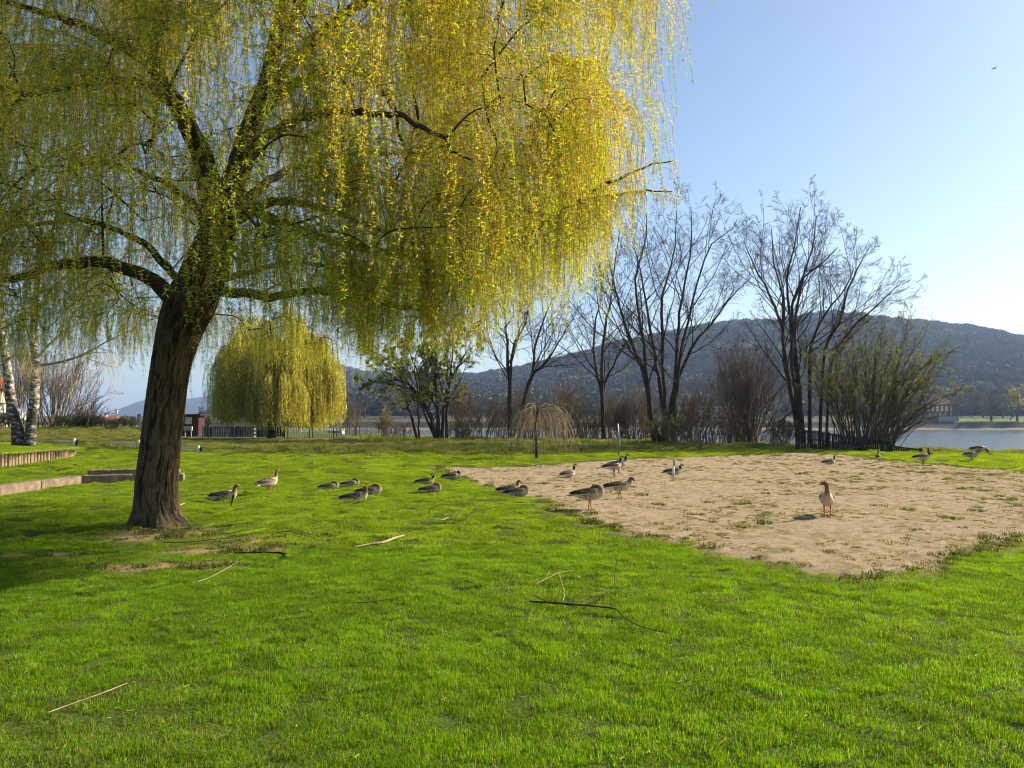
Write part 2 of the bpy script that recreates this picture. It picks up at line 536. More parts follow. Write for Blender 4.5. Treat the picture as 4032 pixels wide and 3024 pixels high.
# ------------------------------------------------------------------ hills
def hill(name, label, prof, dist, d0, us, ns, noise, colr):
    """terrain whose skyline stands as the profile (photo pixels) says at the distances given"""
    pp = np.array(prof, float)
    pu = np.linspace(us[0], us[1], us[2])
    pyy = np.interp(pu, pp[:, 0], pp[:, 1])
    D = np.interp(pu, [q[0] for q in dist], [q[1] for q in dist])
    el = np.array([(lambda r: r[2] / r[1])(ray(CX, q)) for q in pyy])
    H = CAM_H + el * D
    s = np.linspace(0, 1.6, ns)
    U, S = np.meshgrid((pu - CX) / F, s)
    Dm, Hm = np.meshgrid(D, s)[0], np.meshgrid(H, s)[0]
    Y = d0 + (Dm - d0) * S
    X = U * Y
    sh = np.where(S < 1, 0.3 * S + 0.7 * S * S * (3 - 2 * S), 1 - 0.8 * (S - 1) ** 2 * 2)
    Z = 2.5 + (Hm - 2.5 - noise * 0.6) * sh + noise * fbm(X / (noise * 14), Y / (noise * 14), 0, 4) * np.clip(S * 3, 0, 1) * np.clip(np.abs(S - 1) * 4 + 0.35, 0, 1)
    V = np.stack([X, Y, Z], -1)
    nu = us[2]
    i = np.arange(ns - 1)[:, None] * nu + np.arange(nu - 1)[None]
    Q = np.stack([i, i + 1, i + nu + 1, i + nu], -1).reshape(-1, 4)
    o = add(name, mesh_np(name, V.reshape(-1, 3), Q, colr, True))
    tag(o, label, 'hill', kind='structure')
    return V

forest_floor = plain('forest_floor', (0.022, 0.020, 0.018), 0.95, 0.35, 0.02)
far_floor = plain('far_hill_wood', (0.030, 0.034, 0.026), 0.95, 0.3, 0.006)
HA = hill('wooded_hill', 'long wooded hill across the river behind the bare trees',
          [(500, 1720), (780, 1680), (860, 1598), (1000, 1540), (1150, 1500), (1320, 1458), (1420, 1482), (1600, 1490), (1880, 1494), (2000, 1475), (2100, 1455), (2200, 1428), (2400, 1380), (2600, 1334),
           (2800, 1300), (2950, 1287), (3060, 1288), (3150, 1275), (3240, 1259), (3320, 1261), (3480, 1276), (3660, 1297), (3780, 1305), (3900, 1319), (4032, 1347), (4600, 1420), (5400, 1400), (6800, 1500)],
          [(500, 3900), (900, 3000), (1350, 2100), (2100, 1550), (3200, 1450), (6800, 1300)], 425, (500, 6800, 260), 70, 7.0, forest_floor)
hill('blue_far_hill', 'hazy blue hill far upstream behind the leaning trunk',
     [(-900, 1600), (-200, 1660), (200, 1670), (330, 1662), (410, 1637), (470, 1606), (560, 1572), (720, 1569), (790, 1560), (850, 1545), (1000, 1522), (1300, 1505), (1700, 1540), (2100, 1600)],
     [(-900, 4200), (2100, 4400)], 2600, (-900, 2100, 150), 26, 10.0, far_floor)

# bare spring forest on the slope: one mass
def crown_mesh(name, c, n, leaf, seed, sq=0.75):
    r = np.random.default_rng(seed)
    d = norm(r.normal(size=(n, 3))); d[:, 2] = np.abs(d[:, 2]) * 1.0 - 0.25
    lump = 1 + 0.28 * vnoise(d[:, 0] * 2.2 + seed, d[:, 1] * 2.2, d[:, 2] * 2.2)
    P = d * (r.uniform(0.55, 1.0, (n, 1)) ** 0.5) * lump[:, None] * np.array([1, 1, sq])
    P[:, 2] += 0.35
    a = norm(r.normal(size=(n, 3))); b_ = norm(np.cross(a, r.normal(size=(n, 3))))
    s = leaf * r.uniform(0.5, 1.2, (n, 1))
    V = np.stack([P - a * s, P - b_ * s * 0.5, P + a * s, P + b_ * s * 0.5], 1).reshape(-1, 3)
    Q = np.arange(4 * n).reshape(-1, 4)
    C = np.repeat(np.array([c]) * r.uniform(0.65, 1.3, (n, 1)), 4, 0)
    return mesh_np(name, V, Q, MAT_WOOD, False, {'Col': C})
MAT_WOOD = leafy('distant_wood', 0.25, 0.7, 1.0, 0.35)
FC = [(0.028, 0.023, 0.023), (0.034, 0.026, 0.022), (0.023, 0.020, 0.021), (0.038, 0.030, 0.026), (0.028, 0.027, 0.020), (0.080, 0.085, 0.032), (0.018, 0.025, 0.014)]
wood_src = source_collection('wood_crown', [crown_mesh('wood_crown_%d' % k, c, 190, 0.24, 50 + k) for k, c in enumerate(FC)])
r = np.random.default_rng(11)
pts = []
n_u, n_s = HA.shape[1], HA.shape[0]
cand = 26000
fu = r.uniform(2, n_u - 3, cand * 2); fs = r.uniform(0, 46, cand * 2)      # s up to about 1.06
ui, si = fu.astype(int), fs.astype(int)
cell = np.linalg.norm(np.cross(HA[si + 1, ui] - HA[si, ui], HA[si, ui + 1] - HA[si, ui]), axis=-1)
keep = r.uniform(size=len(fu)) < cell / np.percentile(cell, 85)
ui, si, fu, fs = ui[keep][:cand], si[keep][:cand], (fu % 1)[keep][:cand, None], (fs % 1)[keep][:cand, None]
P = (HA[si, ui] * (1 - fu) + HA[si, ui + 1] * fu) * (1 - fs) + (HA[si + 1, ui] * (1 - fu) + HA[si + 1, ui + 1] * fu) * fs
pu = P[:, 0] / P[:, 1] * F + CX
P = P[(pu > 800) & (pu < 5200) & ((pu > 1250) | (P[:, 1] > 1500))]
n = len(P)
size = r.uniform(6.0, 11.5, n) * (1 + 0.25 * (P[:, 1] > 1900))
cl = fbm(P[:, 0] / 90.0, P[:, 1] / 90.0, 4.0)
idx = r.integers(0, 5, n)
idx = np.where((cl > 0.30) & (r.uniform(size=n) < 0.6), 5, idx)
idx = np.where((cl < -0.42) & (r.uniform(size=n) < 0.5), 6, idx)
P[:, 2] += 1.0
o = scatter('hillside_forest', P, np.stack([np.zeros(n), np.zeros(n), r.uniform(0, 6.28, n)], -1), np.stack([size, size, size * r.uniform(0.85, 1.35, n)], -1), idx, wood_src)
tag(o, 'bare brown spring forest covering the hillside across the river', 'forest', kind='stuff')
# crests of the far hill
# ------------------------------------------------------------------ lawn
MAT_GRASS = leafy('grass_blade', 0.56, 0.5, 1.0, 0.3, 0.012)
def grass_patch(name, size, n, h, w, seed, cols, straw=0.05, lean=0.5, seg=2):
    r = np.random.default_rng(seed)
    P = np.zeros((n, 3)); P[:, :2] = r.uniform(-size / 2, size / 2, (n, 2)); P[:, 2] = -0.012
    hh = h * r.uniform(0.45, 1.15, n); ang = r.uniform(0, 6.283, n); ln = lean * r.uniform(0.1, 1.0, n)
    d = np.stack([np.cos(ang), np.sin(ang), np.zeros(n)], -1)
    fa = ang + r.normal(0, 0.9, n) + 1.57
    side = np.stack([np.cos(fa), np.sin(fa), np.zeros(n)], -1) * (w * r.uniform(0.6, 1.3, n))[:, None] * 0.5
    up = np.array([0, 0, 1.0])
    m = P + d * (hh * ln * 0.28)[:, None] + up * (hh * 0.58)[:, None]
    t = P + d * (hh * ln)[:, None] + up * (hh * (1 - 0.35 * ln))[:, None]
    V = np.stack([P - side, P + side, m + side * 0.85, m - side * 0.85, t], 1).reshape(-1, 3)
    k = np.arange(n)[:, None] * 5
    Q = k + np.array([[0, 1, 2, 3]]); T = k + np.array([[3, 2, 4]])
    c = np.array(cols)[r.integers(0, len(cols), n)] * r.uniform(0.7, 1.3, (n, 1))
    st = r.uniform(size=n) < straw
    c[st] = np.array([0.36, 0.30, 0.12]) * r.uniform(0.6, 1.2, (st.sum(), 1))
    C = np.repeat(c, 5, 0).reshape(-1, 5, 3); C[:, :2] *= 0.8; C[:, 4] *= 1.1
    return mesh_np(name, V, [Q, T], MAT_GRASS, False, {'Col': C.reshape(-1, 3)})
GREEN = [(0.135, 0.285, 0.003), (0.170, 0.315, 0.003), (0.100, 0.235, 0.003), (0.235, 0.335, 0.006)]
MGREEN = [(0.190, 0.320, 0.004), (0.225, 0.345, 0.004), (0.150, 0.275, 0.004), (0.280, 0.360, 0.008)]
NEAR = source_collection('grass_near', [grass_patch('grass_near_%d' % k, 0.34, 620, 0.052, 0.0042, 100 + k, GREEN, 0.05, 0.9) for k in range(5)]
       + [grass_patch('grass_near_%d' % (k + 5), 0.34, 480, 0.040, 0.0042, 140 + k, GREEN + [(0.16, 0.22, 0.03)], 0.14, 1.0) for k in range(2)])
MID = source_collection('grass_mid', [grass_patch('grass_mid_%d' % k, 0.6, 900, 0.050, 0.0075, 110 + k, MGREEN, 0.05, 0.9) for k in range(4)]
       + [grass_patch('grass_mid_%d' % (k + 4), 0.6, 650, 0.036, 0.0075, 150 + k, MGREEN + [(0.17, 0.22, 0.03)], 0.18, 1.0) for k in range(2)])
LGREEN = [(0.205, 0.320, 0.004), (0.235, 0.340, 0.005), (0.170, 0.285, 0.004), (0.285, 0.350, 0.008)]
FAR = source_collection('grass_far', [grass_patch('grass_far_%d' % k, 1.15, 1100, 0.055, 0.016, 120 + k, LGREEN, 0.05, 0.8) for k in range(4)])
OLIVE = [(0.145, 0.205, 0.018), (0.18, 0.23, 0.022), (0.115, 0.175, 0.016), (0.23, 0.225, 0.045)]
ROUGH = source_collection('grass_rough', [grass_patch('grass_rough_%d' % k, 0.75, 330, 0.22 + 0.05 * k, 0.016, 130 + k, OLIVE, 0.10 + 0.1 * (k % 3), 0.8) for k in range(5)]
        + [grass_patch('grass_rough_dry_%d' % k, 0.8, 300, 0.26, 0.014, 160 + k, [(0.30, 0.235, 0.11), (0.24, 0.19, 0.09), (0.15, 0.15, 0.05)], 0.5, 0.9) for k in range(2)])
WEED = source_collection('weed_tuft', [grass_patch('weed_%d' % k, 0.13, 26, 0.045, 0.011, 170 + k, [(0.14, 0.15, 0.025), (0.20, 0.18, 0.05), (0.09, 0.11, 0.02), (0.26, 0.20, 0.08)], 0.35, 1.8) for k in range(4)]
       + [grass_patch('weed_big_%d' % k, 0.24, 60, 0.085, 0.014, 180 + k, [(0.060, 0.10, 0.018), (0.10, 0.13, 0.02)], 0.1, 1.3) for k in range(2)])

def grid_pts(y0, y1, sp, seed, mx=3.0, slope=0.70):
    r = np.random.default_rng(seed)
    ys = np.arange(y0, y1, sp)
    out = []
    for yy in ys:
        hw = slope * yy + mx
        xs = np.arange(-hw, hw, sp)
        out.append(np.stack([xs, np.full(len(xs), yy)], -1))
    p = np.concatenate(out)
    return p + r.uniform(-sp * 0.5, sp * 0.5, p.shape), r
def lawn(name, label, y0, y1, sp, coll, nreg, nall, seed, vs=1.0):
    p, r = grid_pts(y0, y1, sp, seed)
    x, y = p[:, 0], p[:, 1]
    sd = sand_sd(x, y); bm = bare_mask(x, y) * (y < 30)
    keep = (r.uniform(size=len(p)) > bm * 1.02) & (r.uniform(size=len(p)) > sstep(-0.25, 0.25, sd) * 0.995) & (sd < 0.9)
    keep &= np.hypot(x - TRUNK[0], y - TRUNK[1]) > 0.42
    keep &= y < lawn_y(x) + 0.5
    p, sd, bm = p[keep], sd[keep], bm[keep]
    n = len(p)
    z = ground_z(p[:, 0], p[:, 1])
    dry = fbm(p[:, 0] * 0.35, p[:, 1] * 0.35, 8.0) + 0.9 * bm + 0.5 * sstep(-0.7, 0, sd)
    idx = np.where(dry > 0.28 + 0.2 * r.normal(size=n), r.integers(nreg, max(nall, nreg + 1), n) if nall > nreg else 0, r.integers(0, nreg, n))
    idx = np.minimum(idx, nall - 1)
    s = (1 + 0.25 * fbm(p[:, 0] * 0.8, p[:, 1] * 0.8, 3.0)) * r.uniform(0.85, 1.15, n)
    hz = s * (1 - 0.45 * bm) * (1 - 0.35 * sstep(-0.5, 0.1, sd)) * (0.8 + 0.45 * np.clip(fbm(p[:, 0] * 2.2, p[:, 1] * 2.2, 6.0) + 0.5, 0, 1)) * vs
    o = scatter(name, np.stack([p[:, 0], p[:, 1], z], -1), np.stack([0.10 * r.normal(size=n), 0.10 * r.normal(size=n), r.uniform(0, 6.28, n)], -1),
                np.stack([np.ones(n), np.ones(n), hz], -1), idx, coll)
    return tag(o, label, 'grass', kind='stuff')
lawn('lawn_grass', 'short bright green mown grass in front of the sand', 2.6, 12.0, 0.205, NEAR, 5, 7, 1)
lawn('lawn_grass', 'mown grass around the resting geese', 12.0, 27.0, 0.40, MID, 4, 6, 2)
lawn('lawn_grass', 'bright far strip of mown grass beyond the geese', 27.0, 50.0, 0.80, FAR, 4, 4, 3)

p, r = grid_pts(38, 74, 0.62, 4, 6.0, 0.72)
x, y = p[:, 0], p[:, 1]
keep = (y > lawn_y(x) - 0.3 + 0.5 * fbm(x * 0.5, y * 0.5)) & (y < bank_y(x) + 2.0) & ~((x > 12) & (y > 52)) & ~((x < -14) & (y > 62))
keep &= ~((x < -21) & (y < 45))
p = p[keep]; n = len(p); x, y = p[:, 0], p[:, 1]
dry = fbm(x * 0.13, y * 0.4) + 0.25 * r.normal(size=n)
idx = np.where((dry > 0.12) & (x < 3) & (y > lawn_y(x) + 4), r.integers(5, 7, n), r.integers(0, 5, n))
s = r.uniform(0.55, 1.2, n) * (0.75 + 0.6 * np.clip(fbm(x * 0.4, y * 0.9, 3.0) + 0.3, 0, 1)) * np.where(x < -14, 0.6, 1) * np.where(x > 6, 0.7, 1)
tag(scatter('rough_grass', np.stack([x, y, ground_z(x, y)], -1), np.stack([0.12 * r.normal(size=n), 0.12 * r.normal(size=n), r.uniform(0, 6.28, n)], -1),
    np.stack([s * 0 + 1, s * 0 + 1, s], -1), idx, ROUGH), 'unmown rough grass strip between the lawn and the river bank', 'grass', kind='stuff')

r = np.random.default_rng(21)
n0 = 40000
x = r.uniform(-3, 22, n0); y = r.uniform(9, 42, n0)
sd = sand_sd(x, y)
dens = 0.62 * np.clip(fbm(x * 0.7, y * 0.7, 12.0) * 1.3 + 0.30 + 0.035 * (x - 5), 0, 1) + 0.65 * np.exp(-np.clip(sd, 0, 9) / 0.35)
keep = (sd > -0.1) & (r.uniform(size=n0) < dens * 0.85)
x, y, sd = x[keep], y[keep], sd[keep]; n = len(x)
idx = np.where(r.uniform(size=n) < 0.05 + 0.25 * (sd < 0.3), r.integers(4, 6, n), r.integers(0, 4, n))
s = r.uniform(0.5, 1.4, n)
tag(scatter('sand_weeds', np.stack([x, y, np.full(n, 0.02)], -1), np.stack([0 * x, 0 * x, r.uniform(0, 6.28, n)], -1), np.stack([s, s, s * 0.8], -1), idx, WEED),
    'small flat weeds and grass tufts growing in the sand', 'weeds', kind='stuff')

# straw and thin tufts on the worn earth under the willow
n0 = 3000
x = r.uniform(-11, -1, n0); y = r.uniform(9, 16, n0)
k = (r.uniform(size=n0) < bare_mask(x, y) * 0.9) & (np.hypot(x - TRUNK[0], y - TRUNK[1]) > 0.5)
x, y = x[k], y[k]; n = len(x); s = r.uniform(0.6, 1.5, n)
tag(scatter('worn_grass', np.stack([x, y, ground_z(x, y) + .005], -1), np.stack([0 * x, 0 * x, r.uniform(0, 6.28, n)], -1), np.stack([s, s, s * 0.7], -1), r.integers(0, 6, n), WEED),
    'thin trampled grass on the worn earth before the trunk', 'grass', kind='stuff')
# ------------------------------------------------------------------ tree building
def spawn(P, R, nc, t0, t1, ratio, ang, up, wob, n, rng, rr=0.55, jit=0.35, tip=0.35, minlen=0.0):
    """nc side branches on every polyline of P"""
    m, nn, _ = P.shape
    t = t0 + (t1 - t0) * (np.arange(nc)[None] + rng.uniform(0, 1, (m, nc))) / nc
    f = t * (nn - 1); i = np.minimum(f.astype(int), nn - 2); f = f - i
    row = np.arange(m)[:, None]
    A, B = P[row, i], P[row, i + 1]
    S = A + (B - A) * f[..., None]
    T = norm(B - A)
    r0 = R[row, i] + (R[row, i + 1] - R[row, i]) * f
    L = np.linalg.norm(np.diff(P, axis=1), axis=-1).sum(1)[:, None] * ratio * (1.15 - 0.75 * t) * rng.uniform(1 - jit, 1 + jit, t.shape)
    L = np.maximum(L, minlen)
    q = norm(np.cross(T, rng.normal(size=T.shape)))
    an = ang * rng.uniform(0.7, 1.3, t.shape)
    D = norm(np.cos(an)[..., None] * T + np.sin(an)[..., None] * q)
    S, D, L, r0 = S.reshape(-1, 3), D.reshape(-1, 3), L.ravel(), r0.ravel()
    out = [S]
    for k in range(n - 1):
        D = norm(D + np.array([0, 0, up / (n - 1)]) + wob * rng.normal(size=D.shape) / math.sqrt(n))
        out.append(out[-1] + D * (L / (n - 1))[:, None])
    Pn = np.stack(out, 1)
    Rn = (r0 * rr)[:, None] * np.linspace(1, tip, n)[None]
    return Pn, Rn

def leaf_quads(P, A, B, la, lb):
    """rhombic leaves: centre P, long axis A, cross axis B"""
    la, lb = np.reshape(la, (-1, 1)), np.reshape(lb, (-1, 1))
    V = np.stack([P, P + A * la * 0.45 - B * lb * 0.5, P + A * la, P + A * la * 0.45 + B * lb * 0.5], 1).reshape(-1, 3)
    return V, np.arange(len(V)).reshape(-1, 4)

def lumpy(P, R, k, amp, fr, rng_off=0.0, flare=0.0, want=False):
    """bark-covered limb: a tube with ridged relief"""
    P, R = np.asarray(P, float), np.asarray(R, float)
    V, Q = tubes(P[None], R[None], k)
    n = len(P)
    C = np.repeat(P, k, 0)
    d = V - C
    Rr = np.repeat(R, k)
    u = norm(d)
    s = np.repeat(np.concatenate([[0], np.cumsum(np.linalg.norm(np.diff(P, axis=0), axis=1))]), k)
    w = 0.06 * fbm(u[:, 0] * 2, u[:, 1] * 2, s * 1.3 + rng_off)
    a = np.arctan2(u[:, 1], u[:, 0]) / 6.2832
    ang = np.tile(np.arange(k) / k, n) + w
    ca, sa = np.cos(ang * 6.2832) * fr, np.sin(ang * 6.2832) * fr
    rid = 1 - np.abs(fbm(ca, sa, s * 1.5 + rng_off, 3)) * 2.2
    big = fbm(ca * 0.25, sa * 0.25, s * 0.6 + rng_off, 2)
    rad = Rr * (1 + 0.10 * big) + amp * rid * np.clip(Rr / 0.3, 0.2, 1)
    if flare:
        rad = rad * (1 + flare * np.exp(-s / 0.22) * (0.75 + 0.55 * np.cos(ang * 6.2832 * 3 + 0.6) + 0.3 * np.cos(ang * 6.2832 * 5 + 2.0)))
    return (C + u * rad[:, None], Q, rid) if want else (C + u * rad[:, None], Q)

def grow(tree_name, label, cat, group, stems, rads, base, levels, wood, seed, leaf=None, kside=6, loc_parts=('trunk', 'crown'), leafmat=None, minr=0.006):
    """stems: list of control polylines (world). levels: (nc,t0,t1,ratio,ang,up,wob,n,rr) ; the first goes to the trunk part, the rest to the crown"""
    rng = np.random.default_rng(seed)
    root = empty(tree_name, base)
    b = np.asarray(base, float)
    P = np.stack([crom(np.asarray(s, float), 14) for s in stems])
    P[:, 2:-1] += 0.04 * rng.normal(size=P[:, 2:-1].shape)
    R = np.stack([np.interp(np.linspace(0, 1, 14), np.linspace(0, 1, len(q)), q) for q in rads])
    gt, gc = Geo(), Geo()
    V, Q = tubes(P - b, R, kside); gt.add(V, Q)
    last = []
    for li, (nc, t0, t1, ratio, ang, up, wob, n, rr) in enumerate(levels):
        P, R = spawn(P, R, nc, t0, t1, ratio, ang, up, wob, n, rng, rr)
        R = np.maximum(R, minr)
        V, Q = tubes(P - b, R, 5 if li == 0 else 3)
        (gt if li == 0 else gc).add(V, Q)
        last.append(P)
    add(loc_parts[0], gt.mesh(tree_name + '_trunk', wood, True), root)
    if gc.n:
        cr = tag(add(loc_parts[1], gc.mesh(tree_name + '_crown', wood, True), root), kind='stuff')
        if leaf:
            n, size, cols, frac, lv = leaf
            Pl = last[lv]
            Pl = Pl[rng.uniform(size=len(Pl)) < frac]
            k = rng.integers(0, len(Pl), n); tt = rng.uniform(0.2, 1, n) * (Pl.shape[1] - 1); i = np.minimum(tt.astype(int), Pl.shape[1] - 2)
            C = Pl[k, i] + (Pl[k, i + 1] - Pl[k, i]) * (tt - i)[:, None] + 0.04 * rng.normal(size=(n, 3)) - b
            A = norm(rng.normal(size=(n, 3)) + np.array([0, 0, 0.6])); B = norm(np.cross(A, rng.normal(size=(n, 3))))
            V, Q = leaf_quads(C, A, B, size * rng.uniform(0.6, 1.3, n), size * 0.42)
            c = np.array(cols)[rng.integers(0, len(cols), n)] * rng.uniform(0.7, 1.25, (n, 1))
            tag(add('foliage', mesh_np(tree_name + '_foliage', V, Q, leafmat, False, {'Col': np.repeat(c, 4, 0)}), root), kind='stuff')
    tag(root, label, cat, group)
    return root

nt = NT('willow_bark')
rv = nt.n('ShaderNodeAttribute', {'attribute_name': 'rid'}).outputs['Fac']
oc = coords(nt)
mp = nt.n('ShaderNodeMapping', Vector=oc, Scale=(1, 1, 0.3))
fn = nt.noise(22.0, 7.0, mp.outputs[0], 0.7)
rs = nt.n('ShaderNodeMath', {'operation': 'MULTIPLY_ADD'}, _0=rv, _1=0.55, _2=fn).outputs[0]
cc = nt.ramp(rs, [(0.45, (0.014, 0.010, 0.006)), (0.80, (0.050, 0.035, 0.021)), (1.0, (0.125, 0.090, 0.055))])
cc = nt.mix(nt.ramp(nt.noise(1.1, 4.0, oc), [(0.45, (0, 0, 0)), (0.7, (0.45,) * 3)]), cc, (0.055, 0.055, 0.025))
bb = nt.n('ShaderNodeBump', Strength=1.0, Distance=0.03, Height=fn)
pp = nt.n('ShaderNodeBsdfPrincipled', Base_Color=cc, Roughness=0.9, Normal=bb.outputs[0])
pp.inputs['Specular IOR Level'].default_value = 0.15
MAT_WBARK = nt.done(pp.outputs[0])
MAT_LIMB = bark('willow_limb', (0.025, 0.019, 0.011), (0.095, 0.075, 0.045), 0.3, 12.0, 0.6)
MAT_WITHE = plain('willow_withe', (0.15, 0.125, 0.035), 0.7, 0.3, 3.0)
MAT_WLEAF = leafy('willow_leaf', 0.6, 0.5, 1.4, 0.2)

# strands of the weeping willow, many lengths, three looks
W_LEN = [0.35, 0.6, 0.9, 1.25, 1.65, 2.1, 2.6, 3.1]
def withe_mesh(name, L, look, seed):
    rng = np.random.default_rng(seed)
    k = 10
    g0, g1 = rng.uniform(0.06, 0.3), rng.uniform(0.07, 0.22)
    d = norm(np.array([0.9, 0.15 * rng.normal(), 0.25])); p = np.zeros(3); pts = [p]
    for a in range(k - 1):
        f = min(1.0, g0 + g1 * a)
        d = norm(d * (1 - f) + np.array([0, 0, -1.0]) * f + 0.085 * rng.normal(size=3) * np.array([1, 1, 0.3]))
        p = p + d * L / (k - 1); pts.append(p)
    P = np.array(pts)
    V0, Q0 = tubes(P[None], np.linspace(0.0034, 0.0018, k)[None], 3)
    M = max(10, int(L / 0.0145))
    t = rng.uniform(0.03, 1, M) * (k - 1); i = np.minimum(t.astype(int), k - 2)
    C = P[i] + (P[i + 1] - P[i]) * (t - i)[:, None]
    catk = rng.uniform(size=M) < (0.93, 0.55, 0.12)[look]
    catk &= ~((t > (k - 1) * 0.9) & (rng.uniform(size=M) < 0.6))
    az = rng.uniform(0, 6.283, M)
    lift = np.where(catk, rng.uniform(-0.35, 0.9, M), rng.uniform(-1.3, 0.25, M))
    A = norm(np.stack([np.cos(az), np.sin(az), lift], -1))
    B = norm(np.cross(A, rng.normal(size=(M, 3))))
    la = np.where(catk, rng.uniform(0.026, 0.050, M), rng.uniform(0.032, 0.075, M))
    lb = np.where(catk, 0.0125, 0.0118)
    V1, Q1 = leaf_quads(C, A, B, la, lb)
    cy = np.array([[0.54, 0.42, 0.022], [0.48, 0.38, 0.022], [0.57, 0.47, 0.032], [0.42, 0.31, 0.020]])
    gr = np.array([[0.26, 0.36, 0.012], [0.33, 0.42, 0.014], [0.20, 0.29, 0.010], [0.42, 0.45, 0.016]])
    c = np.where(catk[:, None], cy[rng.integers(0, 4, M)], gr[rng.integers(0, 4, M)]) * rng.uniform(0.75, 1.2, (M, 1))
    C0 = np.tile(np.array([[0.15, 0.125, 0.035]]), (len(V0), 1))
    return mesh_np(name, np.concatenate([V0, V1]), [np.concatenate([Q0, Q1 + len(V0)])], [MAT_WLEAF, MAT_WITHE], False,
                   {'Col': np.concatenate([C0, np.repeat(c, 4, 0)])}, np.concatenate([np.ones(len(Q0)), np.zeros(len(Q1))]))
WITHES = source_collection('willow_strand', [withe_mesh('willow_strand', L, look, 300 + 50 * look + 7 * j + v) for look in range(3) for j, L in enumerate(W_LEN) for v in range(2)])

# ------------------------------------------------------------------ the big weeping willow
def big_willow():
    rng = np.random.default_rng(5)
    D0 = TRUNK[1]
    root = empty('weeping_willow', (TRUNK[0], D0, 0))
    base = np.array([TRUNK[0], D0, 0.0])
    m = D0 / F
    tp = [(622, 2105, 128), (622, 2075, 118), (618, 2020, 93), (617, 1900, 85), (635, 1700, 80), (664, 1500, 79), (682, 1400, 82), (710, 1300, 92), (750, 1200, 104), (795, 1100, 96),
          (830, 1000, 84), (866, 900, 72), (900, 800, 62), (945, 650, 52), (990, 500, 45), (1045, 350, 38), (1080, 200, 33), (1115, 0, 28), (1170, -250, 22), (1210, -550, 14), (1240, -780, 6)]
    off = np.interp([q[1] for q in tp], [-780, 0, 600, 1200, 2105], [0.9, 0.5, 0.2, 0, 0])
    P = np.array([np.append(at(a, b_, D0 + o_), r_ * m) for (a, b_, r_), o_ in zip(tp, off)])
    P[0, 2] = -0.08
    P = crom(P, 420)
    P[:, 3] *= 0.86
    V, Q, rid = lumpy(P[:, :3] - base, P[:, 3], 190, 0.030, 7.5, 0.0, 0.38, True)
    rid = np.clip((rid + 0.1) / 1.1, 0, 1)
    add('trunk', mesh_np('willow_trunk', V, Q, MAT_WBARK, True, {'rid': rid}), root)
    nodes = [P[180::2, :3]]
    ends = []
    limbs = [  # px, py, distance, radius m
        [(690, 1190, 13.8, .16), (600, 1100, 13.7, .13), (450, 1045, 13.5, .105), (300, 1040, 13.3, .09), (150, 1070, 13.2, .075), (0, 1100, 13.0, .06), (-250, 1120, 12.8, .035), (-500, 1150, 12.7, .015)],
        [(850, 860, 13.9, .22), (805, 640, 14.0, .19), (740, 500, 14.0, .17), (663, 371, 14.0, .15), (597, 265, 13.9, .13), (470, 170, 13.7, .10), (300, 90, 13.5, .07), (100, 20, 13.3, .05), (-250, -80, 13.0, .02)],
        [(620, 300, 13.95, .10), (625, 150, 14.3, .085), (655, -50, 14.8, .07), (640, -300, 15.4, .05), (600, -560, 16, .02)],
        [(830, 1135, 13.8, .11), (950, 1155, 13.6, .085), (1080, 1166, 13.4, .072), (1250, 1145, 13.2, .06), (1400, 1165, 13.0, .05), (1550, 1200, 12.9, .04), (1720, 1225, 12.8, .02)],
        [(900, 890, 13.9, .11), (1050, 800, 14.2, .085), (1200, 800, 14.5, .07), (1350, 840, 14.8, .055), (1520, 930, 15.0, .035), (1650, 1040, 15.1, .015)],
        [(1000, 480, 14.0, .10), (1150, 330, 13.6, .085), (1350, 270, 13.2, .07), (1480, 340, 12.9, .055), (1560, 470, 12.7, .035), (1610, 650, 12.6, .015)],
        [(930, 800, 13.9, .10), (1250, 930, 13.6, .08), (1650, 1010, 13.4, .065), (1950, 985, 13.2, .055), (2150, 880, 13.1, .045), (2300, 775, 13.0, .035), (2450, 690, 13.0, .022), (2650, 640, 12.9, .008)],
        [(2080, 930, 13.1, .035), (2250, 800, 13.2, .03), (2420, 770, 13.2, .02), (2650, 745, 13.3, .007)],
        [(1040, 360, 14.1, .11), (1350, 60, 13.8, .09), (1750, -130, 13.5, .07), (2050, -210, 13.3, .05), (2350, -170, 13.1, .03), (2520, -60, 13.0, .01)],
        [(1085, 180, 14.2, .10), (1330, -180, 14.6, .08), (1700, -420, 15.0, .06), (2100, -480, 15.3, .04), (2400, -430, 15.5, .015)],
        [(1100, 60, 14.3, .09), (1180, -250, 12.9, .075), (1350, -420, 11.6, .055), (1600, -520, 10.4, .04), (1800, -480, 9.6, .015)],
        [(900, 780, 13.8, .11), (960, 620, 12.8, .09), (1150, 470, 11.6, .07), (1400, 430, 10.5, .05), (1650, 500, 9.8, .03), (1850, 620, 9.4, .012)],
        [(800, 600, 14.0, .11), (700, 420, 12.8, .09), (520, 330, 11.6, .07), (300, 330, 10.6, .05), (80, 400, 10.0, .02)],
        [(880, 860, 14.0, .10), (1020, 740, 15.4, .085), (1230, 640, 16.8, .07), (1500, 600, 18.2, .05), (1750, 640, 19.2, .02)],
        [(830, 950, 14.1, .10), (760, 800, 15.5, .08), (600, 700, 17.0, .06), (400, 650, 18.4, .045), (200, 680, 19.4, .02)],
        [(760, 1180, 13.9, .08), (900, 1090, 15.0, .065), (1120, 1040, 16.2, .05), (1350, 1060, 17.2, .03), (1500, 1120, 17.8, .012)],
        [(720, 1120, 13.7, .075), (560, 960, 14.2, .06), (380, 880, 14.9, .05), (180, 870, 15.6, .04), (-50, 920, 16.2, .02)],
        [(650, -100, 14.9, .07), (420, -300, 14.6, .055), (150, -380, 14.2, .04), (-200, -330, 13.9, .015)]]
